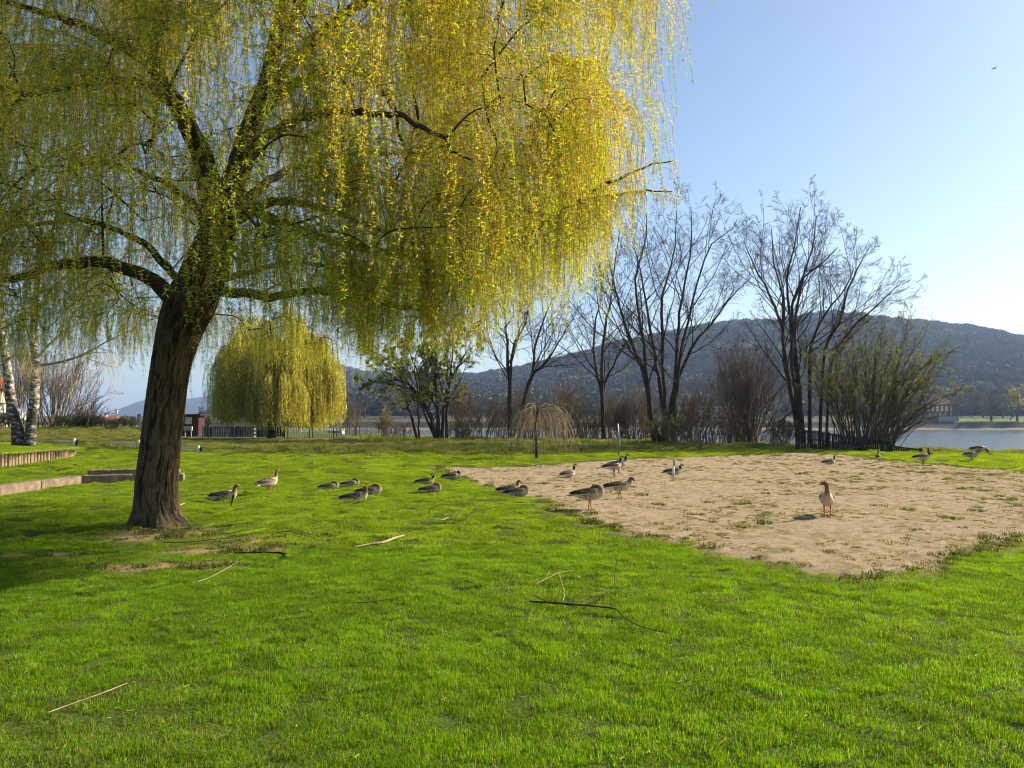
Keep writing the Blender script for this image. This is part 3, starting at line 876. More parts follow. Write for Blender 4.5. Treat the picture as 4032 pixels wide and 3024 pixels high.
    for L in limbs:
        q = np.array([np.append(at(a, b_, d_), r_) for a, b_, d_, r_ in L])
        c = crom(q, 60)
        c[:, :3] += (0.09 * np.stack([fbm(np.arange(60) * 0.16, k * 9.1 + L[0][0]) for k in range(3)], -1) + 0.05 * np.stack([fbm(np.arange(60) * 0.55, k * 5.1 + L[0][1]) for k in range(3)], -1)) * np.clip(np.linspace(0, 2.5, 60), 0, 1)[:, None]
        V, Q = lumpy(c[:, :3] - base, np.maximum(c[:, 3], 0.006), 18, 0.010, 2.2, L[0][0] * 0.01)
        add('branch', mesh_np('willow_branch', V, Q, MAT_LIMB, True), root)
        nodes.append(c[6:, :3])
        ends.append(c[22:, :3])
    N = np.concatenate(nodes)
    # secondary branches reach from the limbs to points spread through the crown
    ctr = np.array([-4.7, 14.2, 6.2])
    att = []
    while len(att) < 860:
        z_ = rng.uniform(3.8, 14.0)
        rm = np.interp(z_, [3.8, 5.5, 8, 10.5, 12.5, 14.0], [6.3, 7.2, 7.7, 7.7, 6.4, 3.0])
        az = rng.uniform(0, 6.283); rr = rng.uniform(0.12, 1.0) ** 0.5 * rm
        q = np.array([ctr[0] + math.cos(az) * rr, ctr[1] + math.sin(az) * rr * 0.86, z_])
        if q[0] > -0.2 and q[2] < 4.3 + (q[0] + 0.2) * 1.6: continue
        if q[1] < 8.3 or q[0] > 2.15: continue
        att.append(q)
    for _ in range(120):
        q = np.array([rng.uniform(-4.2, 1.2), rng.uniform(10.5, 17), rng.uniform(3.9, 7.0)])
        if q[0] > -0.2 and q[2] < 4.3 + (q[0] + 0.2) * 1.6: continue
        att.append(q)
    att = np.array(att)
    att = att[np.argsort(np.linalg.norm(att - np.array([-4.9, 14, 6.5]), axis=1))]
    paths, rads, tips = [], [], []
    for q in att:
        dd = np.linalg.norm(N - q, axis=1) + 0.35 * np.maximum(0, N[:, 2] - q[2])
        j = int(np.argmin(dd)); s = N[j]
        L = np.linalg.norm(q - s)
        if L < 0.25: 
            tips.append(q); continue
        mid = s + (q - s) * 0.5 + np.array([0, 0, 0.16 * L]) + 0.08 * L * rng.normal(size=3)
        path = crom(np.array([s, mid, q]), 8)
        paths.append(path); rads.append(np.linspace(0.008 + 0.011 * min(L, 2.2), 0.006, 8))
        N = np.vstack([N, path[2:]])
        tips.append(q)
    P2, R2 = np.array(paths), np.array(rads)
    P3, R3 = spawn(P2, R2, 4, 0.25, 1.0, 0.5, 0.9, -0.5, 0.35, 6, rng, 0.6, 0.5, 0.5, 0.35)
    R3 = np.maximum(R3, 0.004)
    g = Geo()
    V, Q = tubes(P2 - base, R2, 5); g.add(V, Q)
    V, Q = tubes(P3 - base, R3, 3); g.add(V, Q)
    tag(add('twigs', g.mesh('willow_twigs', MAT_LIMB, True), root), kind='stuff')
    # hanging withes: strands with leaves and catkins, hung from the twigs
    n = 18000
    src = np.concatenate([P2[:, 2:].reshape(-1, 3), P3[:, 1:].reshape(-1, 3), P3[:, 3:].reshape(-1, 3), np.concatenate(ends), np.concatenate(ends)])
    w = 0.35 + np.clip((np.hypot(src[:, 0] - ctr[0], src[:, 1] - ctr[1]) - 1.0) / 5.0, 0, 1.2)
    w *= np.where(src[:, 0] > -3.8, np.where(src[:, 2] < 7.2, 1.25, 1.3), 1.1) * np.clip(0.62 + 1.9 * fbm(src[:, 0] * 0.6, src[:, 1] * 0.6, src[:, 2] * 0.45), 0.08, 2)
    S = src[rng.choice(len(src), n, p=w / w.sum())] + 0.05 * rng.normal(size=(n, 3))
    out = S - ctr
    zmin = np.interp(S[:, 0], [-13, -9, -5, -2.5, -0.5, 0.85, 1.5, 2.1, 3.0], [3.15, 3.2, 3.5, 3.3, 3.4, 4.2, 5.1, 6.4, 7.6]) + 0.5 * fbm(S[:, 0] * 0.9, S[:, 1] * 0.9) + 0.3 * rng.normal(size=n)
    Lw = np.minimum(rng.uniform(0.5, 3.3, n), np.maximum(S[:, 2] - zmin, 0.25) * 1.1)
    kindw = fbm(S[:, 0] * 0.5, S[:, 1] * 0.5, S[:, 2] * 0.5) + 0.40 * rng.normal(size=n) + np.where(S[:, 0] > -2.5, 0.30, -0.05) + 0.05 * (S[:, 2] - 7)
    ty = np.where(kindw > 0.15, 0, np.where(kindw > -0.25, 1, 2))
    li = np.clip(np.searchsorted(W_LEN, Lw) - (rng.uniform(size=n) < 0.4), 0, len(W_LEN) - 1)
    idx = (ty * len(W_LEN) + li) * 2 + rng.integers(0, 2, n)
    sc = Lw / np.array(W_LEN)[li]
    az = np.arctan2(out[:, 1], out[:, 0]) + 0.7 * rng.normal(size=n)
    rot = np.stack([0.10 * rng.normal(size=n), 0.10 * rng.normal(size=n), az], -1)
    lat = rng.uniform(0.85, 1.2, n)
    cr = scatter('crown', S - base, rot, np.stack([lat, lat, np.clip(sc, 0.6, 1.3)], -1), idx, WITHES)
    cr.parent = root
    tag(cr, kind='stuff')
    tag(root, 'large weeping willow with dark leaning trunk and yellow-green hanging catkins', 'willow tree')
    return root
big_willow()

# ------------------------------------------------------------------ the round willow behind the fence
def round_willow():
    rng = np.random.default_rng(15)
    b = np.array(ground(1072, 1737)); b[1] = 66.0; b[0] = (1072 - CX) / F * 66; b[2] = 0.0
    root = empty('weeping_willow', b)
    P = crom(np.array([[0, 0, -0.1, 0.50], [0.03, 0, 0.4, 0.42], [0.05, 0, 1.6, 0.38], [0.15, 0.1, 3.2, 0.34], [0.25, 0.1, 5.0, 0.25], [0.5, 0.2, 7.4, 0.14], [0.6, 0.2, 9.2, 0.05]]), 60)
    V, Q = lumpy(P[:, :3], P[:, 3], 28, 0.03, 2.4, 3.0, 0.2)
    add('trunk', mesh_np('round_willow_trunk', V, Q, MAT_LIMB, True), root)
    tips, stem = [], []
    for a in range(46):
        az = a * 2.39996 + rng.normal() * 0.2
        h0 = rng.uniform(2.2, 8.0)
        rad = rng.uniform(2.0, 4.2) * (1.0 if h0 < 6 else 0.8)
        h1 = h0 + rng.uniform(1.2, 3.4)
        s = np.array([0.2, 0.1, h0]); e = np.array([0.35 + math.cos(az) * rad, math.sin(az) * rad, h1])
        c = crom(np.array([s, (s + e) / 2 + [0, 0, 0.5], e, e + [math.cos(az) * 0.7, math.sin(az) * 0.7, -0.5]]), 12)
        stem.append(c)
    ST = np.array(stem)
    RT = np.linspace(0.13, 0.03, 12)[None] * rng.uniform(0.6, 1.2, (46, 1))
    P2, R2 = spawn(ST, RT, 8, 0.35, 1.0, 0.42, 0.8, -0.35, 0.3, 7, rng, 0.5)
    g = Geo()
    V, Q = tubes(ST, RT, 5); g.add(V, Q)
    V, Q = tubes(P2, np.maximum(R2, 0.012), 3); g.add(V, Q)
    add('branches', g.mesh('round_willow_branches', MAT_LIMB, True), root)
    src = np.concatenate([P2[:, 3:].reshape(-1, 3), P2[:, 5:].reshape(-1, 3), ST[:, 8:].reshape(-1, 3)])
    n = 6400
    # bunches
    S = src[rng.integers(0, len(src), n)] + 0.10 * rng.normal(size=(n, 3))
    rr = np.hypot(S[:, 0] - 0.35, S[:, 1])
    zend = np.interp(S[:, 0], [-6, -4, -2, 0, 2, 5.6], [1.8, 1.1, 1.2, 1.3, 0.6, 1.0]) + 0.5 * np.abs(rng.normal(size=n)) + 0.8 * np.clip(fbm(S[:, 0] * 0.8, S[:, 1] * 0.8), -0.5, 1)
    Lw = np.minimum(rng.uniform(2.2, 8.0, n), np.maximum(S[:, 2] - zend, 0.4))
    out = norm(S * np.array([1, 1, 0]) + 1e-3)
    D = norm(out * 0.8 + 0.3 * rng.normal(size=(n, 3)))
    k = 7; pts = [S]; d = D
    for a in range(k - 1):
        f = min(1.0, 0.35 + 0.2 * a)
        d = norm(d * (1 - f) + np.array([0, 0, -1.0]) * f + 0.05 * rng.normal(size=d.shape))
        pts.append(pts[-1] + d * (Lw / (k - 1))[:, None])
    PW = np.stack(pts, 1)
    V, Q = tubes(PW, np.full((n, k), 0.007), 3)
    tag(add('withes', mesh_np('round_willow_withes', V, Q, MAT_WITHE, False), root), kind='stuff')
    cnt = np.maximum(5, (Lw / 0.105).astype(int))
    wi = np.repeat(np.arange(n), cnt); M = len(wi)
    t = rng.uniform(0.03, 1, M) * (k - 1); i = np.minimum(t.astype(int), k - 2)
    C = PW[wi, i] + (PW[wi, i + 1] - PW[wi, i]) * (t - i)[:, None] + 0.02 * rng.normal(size=(M, 3))
    A = norm(np.stack([0.35 * rng.normal(size=M), 0.35 * rng.normal(size=M), -np.ones(M)], -1))
    B = norm(np.cross(A, rng.normal(size=(M, 3))))
    V, Q = leaf_quads(C, A, B, rng.uniform(0.12, 0.26, M), np.full(M, 0.046))
    cc = np.array([[0.50, 0.45, 0.014], [0.44, 0.42, 0.014], [0.55, 0.49, 0.018], [0.35, 0.37, 0.014]])[rng.integers(0, 4, M)] * rng.uniform(0.7, 1.2, (M, 1)) * rng.uniform(0.75, 1.2, n)[wi][:, None]
    tag(add('crown', mesh_np('round_willow_leaves', V, Q, leafy('round_willow_leaf', 0.62, 0.5, 1.4), False, {'Col': np.repeat(cc, 4, 0)}), root), kind='stuff')
    root.scale = (0.86, 0.86, 0.97)
    tag(root, 'rounded weeping willow hanging down behind the metal fence', 'willow tree')
round_willow()
# ------------------------------------------------------------------ trees and shrubs along the bank
MAT_TWIG = bark('bare_tree_bark', (0.022, 0.017, 0.012), (0.085, 0.063, 0.044), 0.3, 10.0, 0.5)
MAT_BROWN = bark('brown_shrub_wood', (0.060, 0.040, 0.027), (0.20, 0.142, 0.10), 0.3, 8.0, 0.3)
MAT_PALE = bark('pale_shrub_wood', (0.10, 0.075, 0.045), (0.28, 0.21, 0.13), 0.3, 8.0, 0.3)
MAT_OLIVE = bark('olive_willow_wood', (0.045, 0.040, 0.020), (0.160, 0.135, 0.075), 0.3, 8.0, 0.3)
MAT_BUD = leafy('spring_bud', 0.45, 0.6)

def pxstems(lst, d, dz, seed):
    r = np.random.default_rng(seed)
    out = []
    for s in lst:
        off = np.cumsum(r.normal(0, dz, len(s))); off[0] = r.normal(0, 0.15)
        out.append([at(a, b_, d + o_) for (a, b_), o_ in zip(s, off)])
    return out

BL = [(10, 0.22, 0.98, 0.42, 0.68, 0.45, 0.28, 8, 0.45), (7, 0.2, 1.0, 0.42, 0.7, 0.25, 0.35, 6, 0.55), (6, 0.15, 1.0, 0.46, 0.75, 0.2, 0.35, 4, 0.6), (3, 0.2, 1.0, 0.6, 0.65, 0.1, 0.25, 3, 0.7)]
def px_tree(name, label, base, d, stems, rad, seed, levels=BL, wood=None, leaf=None, group=None, leafmat=None, dz=0.55):
    b = at(base[0], base[1], d); b[2] = float(ground_z(b[0], b[1])) - 0.05
    st = pxstems(stems, d, dz, seed)
    for q in st:                                            # every stem starts in the stool
        if q[0][2] > 0.8: q.insert(0, b + 0.1 * np.random.default_rng(seed).normal(size=3) * [1, 1, 0])
        else: q[0][2] = b[2]
    n = max(len(q) for q in st)
    rads = [np.linspace(rad * 0.74 * rr_, 0.026, 6) for rr_ in np.linspace(1, 0.7, len(st))]
    return grow(name, label, 'tree', group, st, rads, b, levels, wood or MAT_TWIG, seed, leaf, leafmat=leafmat, minr=0.0068)

px_tree('bare_tree', 'tallest bare tree with six spreading stems above the olive bush', (2610, 1750), 55, [
    [(2577, 1750), (2549, 1525), (2520, 1431), (2483, 1334), (2447, 1229), (2410, 1080), (2385, 960)],
    [(2560, 1640), (2548, 1468), (2530, 1319), (2509, 1200), (2505, 1080), (2545, 930), (2545, 840)],
    [(2625, 1750), (2599, 1525), (2581, 1431), (2567, 1327), (2545, 1200), (2525, 1080), (2490, 950)],
    [(2620, 1640), (2610, 1399), (2606, 1200), (2622, 1130), (2655, 980), (2665, 830)],
    [(2650, 1750), (2660, 1490), (2668, 1319), (2679, 1200), (2705, 1080), (2722, 960), (2720, 815)],
    [(2660, 1560), (2671, 1453), (2700, 1300), (2745, 1130), (2800, 970), (2895, 890)],
    [(2660, 1520), (2733, 1355), (2787, 1298), (2852, 1200), (2900, 1150), (2960, 1090)]], 0.26, 31)
px_tree('bare_tree', 'tall bare tree with fine upright crown beside the budding bush', (3150, 1752), 52, [
    [(3150, 1752), (3125, 1598), (3100, 1489), (3086, 1399), (3082, 1266), (3082, 1154), (3041, 1023), (3037, 900)],
    [(3155, 1640), (3136, 1598), (3122, 1453), (3118, 1308), (3097, 1154), (3108, 1060), (3130, 960), (3153, 815)],
    [(3165, 1752), (3154, 1598), (3144, 1471), (3130, 1280), (3160, 1105), (3224, 1049), (3298, 975)],
    [(3086, 1380), (3082, 1298), (3039, 1180), (2995, 1090), (2955, 1020), (2930, 950)],
    [(3118, 1260), (3140, 1150), (3190, 1000), (3215, 850)]], 0.24, 32)
px_tree('bare_tree', 'slim bare tree leaning towards the river over the wooden fence', (3230, 1755), 51, [
    [(3190, 1755), (3187, 1525), (3190, 1381), (3209, 1308), (3263, 1211), (3330, 1130), (3360, 1060)],
    [(3227, 1755), (3238, 1453), (3252, 1363), (3313, 1258), (3336, 1146), (3373, 1071), (3425, 970)],
    [(3252, 1755), (3267, 1489), (3306, 1350), (3403, 1251), (3485, 1172), (3545, 1120)]], 0.19, 33)
px_tree('bare_tree', 'bare tree with single forked trunk left of the tallest one', (2375, 1745), 60, [
    [(2378, 1745), (2371, 1562), (2371, 1417), (2386, 1272), (2405, 1180), (2420, 1040), (2440, 900)],
    [(2371, 1560), (2353, 1471), (2339, 1399), (2342, 1272), (2368, 1150), (2355, 1000)],
    [(2374, 1540), (2420, 1430), (2470, 1340), (2500, 1240)]], 0.24, 34)
px_tree('bare_tree', 'bare tree with two diverging stems behind the small drooping tree', (2020, 1740), 60, [
    [(2007, 1740), (2007, 1525), (1997, 1381), (1990, 1272), (1982, 1150), (1985, 1040)],
    [(2040, 1740), (2062, 1598), (2098, 1453), (2112, 1345), (2150, 1240), (2200, 1130)],
    [(2010, 1500), (2022, 1363), (2062, 1280), (2090, 1150)],
    [(2090, 1490), (2150, 1430), (2210, 1330), (2260, 1250)]], 0.26, 35)
GL = [(9, 0.25, 0.98, 0.40, 0.75, 0.3, 0.3, 8, 0.5), (6, 0.2, 1.0, 0.45, 0.7, 0.1, 0.35, 6, 0.55), (6, 0.15, 1.0, 0.5, 0.7, 0.0, 0.3, 4, 0.6)]
px_tree('crack_willow', 'broad dark-stemmed tree with sparse olive spring foliage', (1725, 1740), 60, [
    [(1730, 1740), (1725, 1634), (1715, 1489), (1718, 1381), (1725, 1270)],
    [(1740, 1740), (1747, 1616), (1772, 1507), (1820, 1417), (1860, 1340)],
    [(1722, 1740), (1700, 1660), (1660, 1580), (1610, 1515), (1545, 1497), (1450, 1510)],
    [(1758, 1740), (1762, 1598), (1780, 1417), (1782, 1300)],
    [(1705, 1660), (1660, 1560), (1640, 1450), (1600, 1360)],
    [(1660, 1600), (1590, 1480), (1540, 1420), (1480, 1390)]], 0.27, 36, GL, MAT_TWIG, (70000, 0.11, [(0.25, 0.27, 0.03), (0.31, 0.32, 0.035), (0.19, 0.22, 0.03)], 1.0, 2), None, MAT_BUD)
px_tree('crack_willow', 'smaller slanting tree left of the broad olive tree', (1640, 1740), 62, [
    [(1645, 1740), (1613, 1616), (1602, 1580), (1580, 1480), (1560, 1400)],
    [(1652, 1740), (1646, 1616), (1635, 1453), (1640, 1360)]], 0.2, 37, GL, MAT_TWIG, (18000, 0.085, [(0.24, 0.26, 0.03), (0.19, 0.21, 0.03)], 1.0, 2), None, MAT_BUD)

def shrub(name, label, base, d, h, spread, ns, seed, wood, group=None, lean=0.0, leaf=None, levels=None, rad=0.035, cat='shrub', tight=0.25, bow=0.3):
    r = np.random.default_rng(seed)
    b = at(base, 1740, d); b[2] = float(ground_z(b[0], b[1])) - 0.05
    stems = []
    for k in range(ns):
        az = r.uniform(0, 6.283); q = r.uniform(0.1, 1.0) ** 0.7
        s0 = b + np.array([math.cos(az), math.sin(az), 0]) * tight * r.uniform(0, 1) * spread
        top = b + np.array([math.cos(az) * spread * q + lean * h * r.uniform(0.4, 1.1), math.sin(az) * spread * q, h * r.uniform(0.6, 1.05) * (1 - 0.35 * q * q)])
        mid = s0 + (top - s0) * 0.5 + np.array([-(top - s0)[0] * bow * 0.3, 0, h * 0.06]) + 0.05 * h * r.normal(size=3) * [1, 1, 0.3]
        stems.append([s0, mid, top])
    rads = [np.linspace(rad * r.uniform(0.6, 1.2), 0.010, 4) for _ in stems]
    lv = levels or [(6, 0.2, 0.98, 0.35, 0.45, 0.35, 0.25, 5, 0.55), (5, 0.15, 1.0, 0.45, 0.5, 0.2, 0.25, 4, 0.6)]
    return grow(name, label, cat, group, stems, rads, b, lv, wood, seed, leaf, 4, ('stems', 'twigs'), MAT_BUD, 0.0075)

SL3 = [(7, 0.2, 0.98, 0.35, 0.45, 0.35, 0.25, 5, 0.55), (5, 0.15, 1.0, 0.45, 0.5, 0.2, 0.25, 4, 0.6), (3, 0.2, 1, 0.5, 0.5, 0.1, 0.2, 3, 0.7)]
shrub('willow_bush', 'big fan-shaped budding willow bush leaning over the river', 3400, 49, 8.9, 5.0, 60, 41, MAT_OLIVE, None, 0.12,
      (24000, 0.085, [(0.24, 0.27, 0.035), (0.28, 0.28, 0.04), (0.18, 0.21, 0.035)], 0.5, 1), SL3, 0.075, tight=0.35)
shrub('willow_bush', 'lower spray of stems sloping out over the water', 3440, 50, 6.0, 3.0, 30, 42, MAT_OLIVE, None, 0.62, None, None, 0.06)
shrub('bare_shrub', 'tall clump of bare upright brown stems between the two tallest trees', 2950, 53, 8.0, 2.9, 58, 43, MAT_BROWN, None, 0.0, None, SL3, 0.05, tight=0.3)
shrub('olive_bush', 'dense olive green bush at the foot of the tallest bare tree', 2640, 52.5, 2.3, 1.9, 40, 44, MAT_OLIVE, None, 0.0,
      (9000, 0.07, [(0.15, 0.155, 0.03), (0.20, 0.19, 0.035), (0.11, 0.12, 0.025)], 1.0, 1), None, 0.025, tight=0.8)
shrub('olive_bush', 'olive bush growing against the end of the wooden fence', 3085, 51.5, 2.6, 1.3, 26, 45, MAT_OLIVE, None, 0.0,
      (3500, 0.07, [(0.13, 0.13, 0.025), (0.09, 0.10, 0.022)], 1.0, 1), None, 0.025, tight=0.7)
shrub('yellow_bush', 'slim bush with fresh yellow-green leaves in the brown thicket', 2222, 65, 4.6, 0.9, 20, 46, MAT_OLIVE, None, 0.0,
      (3000, 0.09, [(0.26, 0.29, 0.03), (0.20, 0.24, 0.03)], 1.0, 1), None, 0.03)
r = np.random.default_rng(77)
for k, px in enumerate([1830, 1905, 1965, 2060, 2120, 2175, 2245, 2290, 2330, 2400, 2440, 2480, 2530, 2570, 2700, 2740, 2790, 2850, 2890, 3020]):
    big = k % 3 == 0
    shrub('bare_shrub', 'brown leafless shrub in the thicket along the river bank', px, r.uniform(61, 64.5) if px < 2600 else r.uniform(55, 58), r.uniform(4.2, 6.2) if big else r.uniform(2.8, 4.4), r.uniform(1.2, 1.8),
          30 if big else 26, 200 + k, [MAT_BROWN, MAT_OLIVE, MAT_BROWN][k % 3], 'bare shrubs of the bank thicket', 0.03 * r.normal(), None, None, 0.03, tight=0.7)
shrub('bare_shrub', 'low dark green brushwood under the broad olive tree', 1810, 61, 1.7, 1.5, 26, 240, MAT_OLIVE, None, 0, (2500, 0.08, [(0.06, 0.085, 0.02)], 1, 1), None, 0.02, tight=0.8)
shrub('bare_shrub', 'low reddish brushwood between fence end and olive tree', 1560, 63, 1.8, 1.6, 24, 241, MAT_BROWN, None, 0, None, None, 0.02, tight=0.8)
shrub('yellow_bush', 'yellowish bare bush just past the fence end', 1515, 68, 2.9, 0.7, 22, 242, MAT_PALE, None, 0, (1500, 0.08, [(0.34, 0.27, 0.05), (0.28, 0.22, 0.05)], 1, 1), None, 0.025)
shrub('bare_shrub', 'pale leafless bush seen through the metal fence', 1372, 84, 4.4, 2.2, 26, 243, MAT_PALE, None, 0, None, None, 0.035, tight=0.5)
shrub('bare_shrub', 'slender pale bare bush behind the fence, left of the olive tree', 1432, 92, 6.0, 1.7, 20, 244, MAT_PALE, None, 0, None, None, 0.045)
shrub('bare_shrub', 'large bare shrub beside the birches arching over the hedge', 215, 64, 7.6, 4.2, 46, 245, MAT_PALE, None, 0.10, None, SL3, 0.05, tight=0.4)
shrub('bare_shrub', 'reddish brush sloping down towards the orange roof', 315, 63, 3.0, 2.2, 36, 246, MAT_BROWN, None, 0.16, None, None, 0.03, tight=0.5)
shrub('bare_shrub', 'dense bare shrub behind the birches near the balcony house', 60, 68, 9.0, 3.4, 34, 247, MAT_BROWN, None, 0.0, None, SL3, 0.05, tight=0.5)
for k, (px, d, lab) in enumerate([(275, 60.5, 'green hedge bush under the arching bare shrub'), (335, 61.5, 'green hedge bush before the orange roof'), (30, 62, 'dull green hedge bush below the balcony')]):
    shrub('hedge_bush', lab, px, d, 1.3, 1.2, 30, 260 + k, MAT_OLIVE, None, 0, (3800, 0.08, [(0.12, 0.14, 0.03), (0.09, 0.11, 0.025), (0.16, 0.16, 0.04)], 1, 1), None, 0.02, tight=0.9)

# ------------------------------------------------------------------ birches on the raised bed
nt = NT('birch_bark')
oc = coords(nt)
mp = nt.n('ShaderNodeMapping', Vector=oc, Scale=(1, 1, 1.7))
f = nt.noise(3.6, 6.0, mp.outputs[0], 0.7)
mp2 = nt.n('ShaderNodeMapping', Vector=oc, Scale=(0.8, 0.8, 9.0))
f2 = nt.noise(5.0, 4.0, mp2.outputs[0])
zz = nt.n('ShaderNodeSeparateXYZ', Vector=oc).outputs['Z']
# rough black bark low on the stem gives way to white higher up
hz = nt.n('ShaderNodeMapRange', _0=zz, _1=0.0, _2=6.5, _3=0.10, _4=-0.07).outputs[0]
ff = nt.n('ShaderNodeMath', {'operation': 'SUBTRACT'}, _0=f, _1=hz).outputs[0]
c = nt.ramp(ff, [(0.40, (0.022, 0.018, 0.014)), (0.50, (0.20, 0.16, 0.12)), (0.56, (0.62, 0.55, 0.45))])
c = nt.mix(1.0, c, nt.ramp(f2, [(0.35, (0.45,) * 3), (0.5, (1.0,) * 3)]), 'MULTIPLY')
b = nt.n('ShaderNodeBump', Strength=0.8, Distance=0.04, Height=f)
p = nt.n('ShaderNodeBsdfPrincipled', Base_Color=c, Roughness=0.8, Normal=b.outputs[0])
MAT_BIRCH = nt.done(p.outputs[0])
MAT_BTWIG = plain('birch_twig', (0.30, 0.21, 0.115), 0.7, 0.3, 3.0)
MAT_BLIMB = plain('birch_limb', (0.34, 0.26, 0.18), 0.8, 0.4, 4.0, 0.3)
def birch(label, pts, rad, limbs, seed):
    rng = np.random.default_rng(seed)
    P = np.array([at(a, b_, 42 + o_) for a, b_, o_ in pts])
    base = P[0].copy(); P[0, 2] -= 0.15
    root = empty('birch_tree', base)
    q = crom(np.hstack([P, np.array(rad)[:, None]]), 90)
    V, Q = lumpy(q[:, :3] - base, q[:, 3], 30, 0.022, 2.4, seed, 0.12)
    add('trunk', mesh_np('birch_trunk', V, Q, MAT_BIRCH, True), root)
    L = np.stack([crom(np.array([at(a, b_, 42 + o_) for a, b_, o_ in l]), 12) for l in limbs])
    R = np.linspace(0.085, 0.02, 12)[None] * np.ones((len(L), 1))
    for k in range(len(L)):
        V, Q = tubes(L[k:k + 1] - base, R[k:k + 1], 7)
        add('branch', mesh_np('birch_branch', V, Q, MAT_BLIMB, True), root)
    P2, R2 = spawn(L, R, 9, 0.25, 1.0, 0.28, 0.8, -0.2, 0.3, 6, rng, 0.5)
    g = Geo()
    V, Q = tubes(P2 - base, np.maximum(R2, 0.010), 4); g.add(V, Q)
    S = np.concatenate([P2, L[:, ::2]], 0) if False else P2
    P3, R3 = spawn(S, R2, 9, 0.1, 1.0, 1.3, 0.9, -4.5, 0.22, 9, rng, 0.5, 0.6, 0.6, 0.8)
    V, Q = tubes(P3 - base, np.maximum(R3, 0.0065), 3); g.add(V, Q)
    P4, R4 = spawn(P3, R3, 4, 0.2, 1.0, 0.35, 0.5, -2.0, 0.2, 5, rng, 0.7, 0.5, 0.7)
    V, Q = tubes(P4 - base, np.maximum(R4, 0.006), 3); g.add(V, Q)
    tag(add('crown', g.mesh('birch_crown', MAT_BTWIG), root), kind='stuff')
    tag(root, label, 'birch tree')
birch('birch with rough dark trunk at the left, leaning away from its twin', [(78, 1742, 0), (62, 1650, 0), (42, 1560, 0), (28, 1450, 0), (8, 1320, 0), (-15, 1100, .2), (-30, 800, .4), (-30, 500, .6)],
      [.34, .265, .24, .22, .19, .15, .10, .04],
      [[(20, 1420, 0), (60, 1400, -.5), (100, 1405, -1), (130, 1440, -1.4)], [(8, 1300, 0), (-80, 1200, .5), (-170, 1150, 1), (-260, 1180, 1.4)], [(-10, 1120, 0), (60, 1000, .6), (120, 930, 1.2), (170, 930, 1.6)],
       [(-20, 900, .3), (-90, 800, .2), (-150, 760, 0), (-210, 790, -.3)]], 51)
birch('birch with peeling white bark and long limb reaching towards the willow trunk', [(118, 1746, 0), (122, 1680, 0), (134, 1580, 0), (140, 1480, 0), (138, 1400, 0), (128, 1300, .2), (150, 1150, .4), (170, 900, .6)],
      [.32, .265, .24, .22, .20, .15, .10, .05],
      [[(145, 1440, 0), (240, 1425, -.3), (330, 1395, -.6), (420, 1345, -.8), (540, 1290, -1)], [(150, 1410, 0), (190, 1360, .3), (260, 1300, .5), (330, 1270, .8), (400, 1280, 1)],
       [(135, 1390, 0), (110, 1300, -.3), (60, 1220, -.6), (10, 1190, -.9), (-50, 1200, -1)], [(140, 1250, .3), (220, 1120, .6), (310, 1060, 1), (390, 1080, 1.3), (440, 1120, 1.5)],
       [(160, 1000, .5), (100, 880, .8), (30, 830, 1.2), (-30, 850, 1.5), (-60, 880, 1.7)]], 52)

# ------------------------------------------------------------------ small grafted weeping tree on the lawn
def umbrella_tree():
    rng = np.random.default_rng(61)
    b = ground(2113, 1806); d = b[1]
    root = empty('drooping_tree', b)
    q = crom(np.array([[0, 0, -0.05, .085], [0.0, 0, .5, .065], [-.03, 0, 1.2, .06], [-.02, .02, 1.9, .06], [0, 0, 2.35, .09], [0.0, 0, 2.55, .05]]), 40)
    V, Q = lumpy(q[:, :3], q[:, 3], 14, 0.008, 2.0, 1.0, 0.2)
    add('trunk', mesh_np('drooping_trunk', V, Q, MAT_LIMB, True), root)
    st, rd = [], []
    for k in range(34):
        az = k * 2.4 + rng.normal() * 0.3; q = rng.uniform(0.35, 1.25) * (1.15 if math.cos(az) > 0 else 1.0); h = 2.42 + rng.uniform(-0.12, 0.2)
        u = np.array([math.cos(az), math.sin(az), 0])
        st.append(crom(np.array([[0, 0, h - 0.1], u * q * 0.5 + [0, 0, h + rng.uniform(0, .16)], u * q + [0, 0, h - 0.05], u * q * 1.12 + [0, 0, h - 0.5 * rng.uniform(.5, 1.2)]]), 9)); rd.append(np.linspace(.028, .010, 9) * rng.uniform(.6, 1.1))
    st, rd = np.array(st), np.array(rd)
    V, Q = tubes(st, rd, 5)
    g = Geo().add(V, Q)
    P2, R2 = spawn(st, rd, 6, 0.3, 1.0, 1.45, 0.7, -3.6, 0.30, 9, rng, 0.5, 0.5, 0.6, 0.7)
    P2[..., 2] = np.maximum(P2[..., 2], 0.12)
    V, Q = tubes(P2, np.maximum(R2, 0.0085), 3); g.add(V, Q)
    P3, R3 = spawn(P2, R2, 1, 0.1, 0.8, 0.4, 0.6, -1.5, 0.3, 5, rng, 0.6)
    P3[..., 2] = np.maximum(P3[..., 2], 0.05)
    V, Q = tubes(P3, np.maximum(R3, 0.006), 3); g.add(V, Q)
    tag(add('crown', g.mesh('drooping_crown', bark('drooping_twig', (0.12, 0.085, 0.055), (0.38, 0.29, 0.20), 0.3, 9.0, 0.3), False), root), kind='stuff')
    tag(root, 'small bare tree with umbrella top of drooping twigs on the lawn', 'tree')
umbrella_tree()

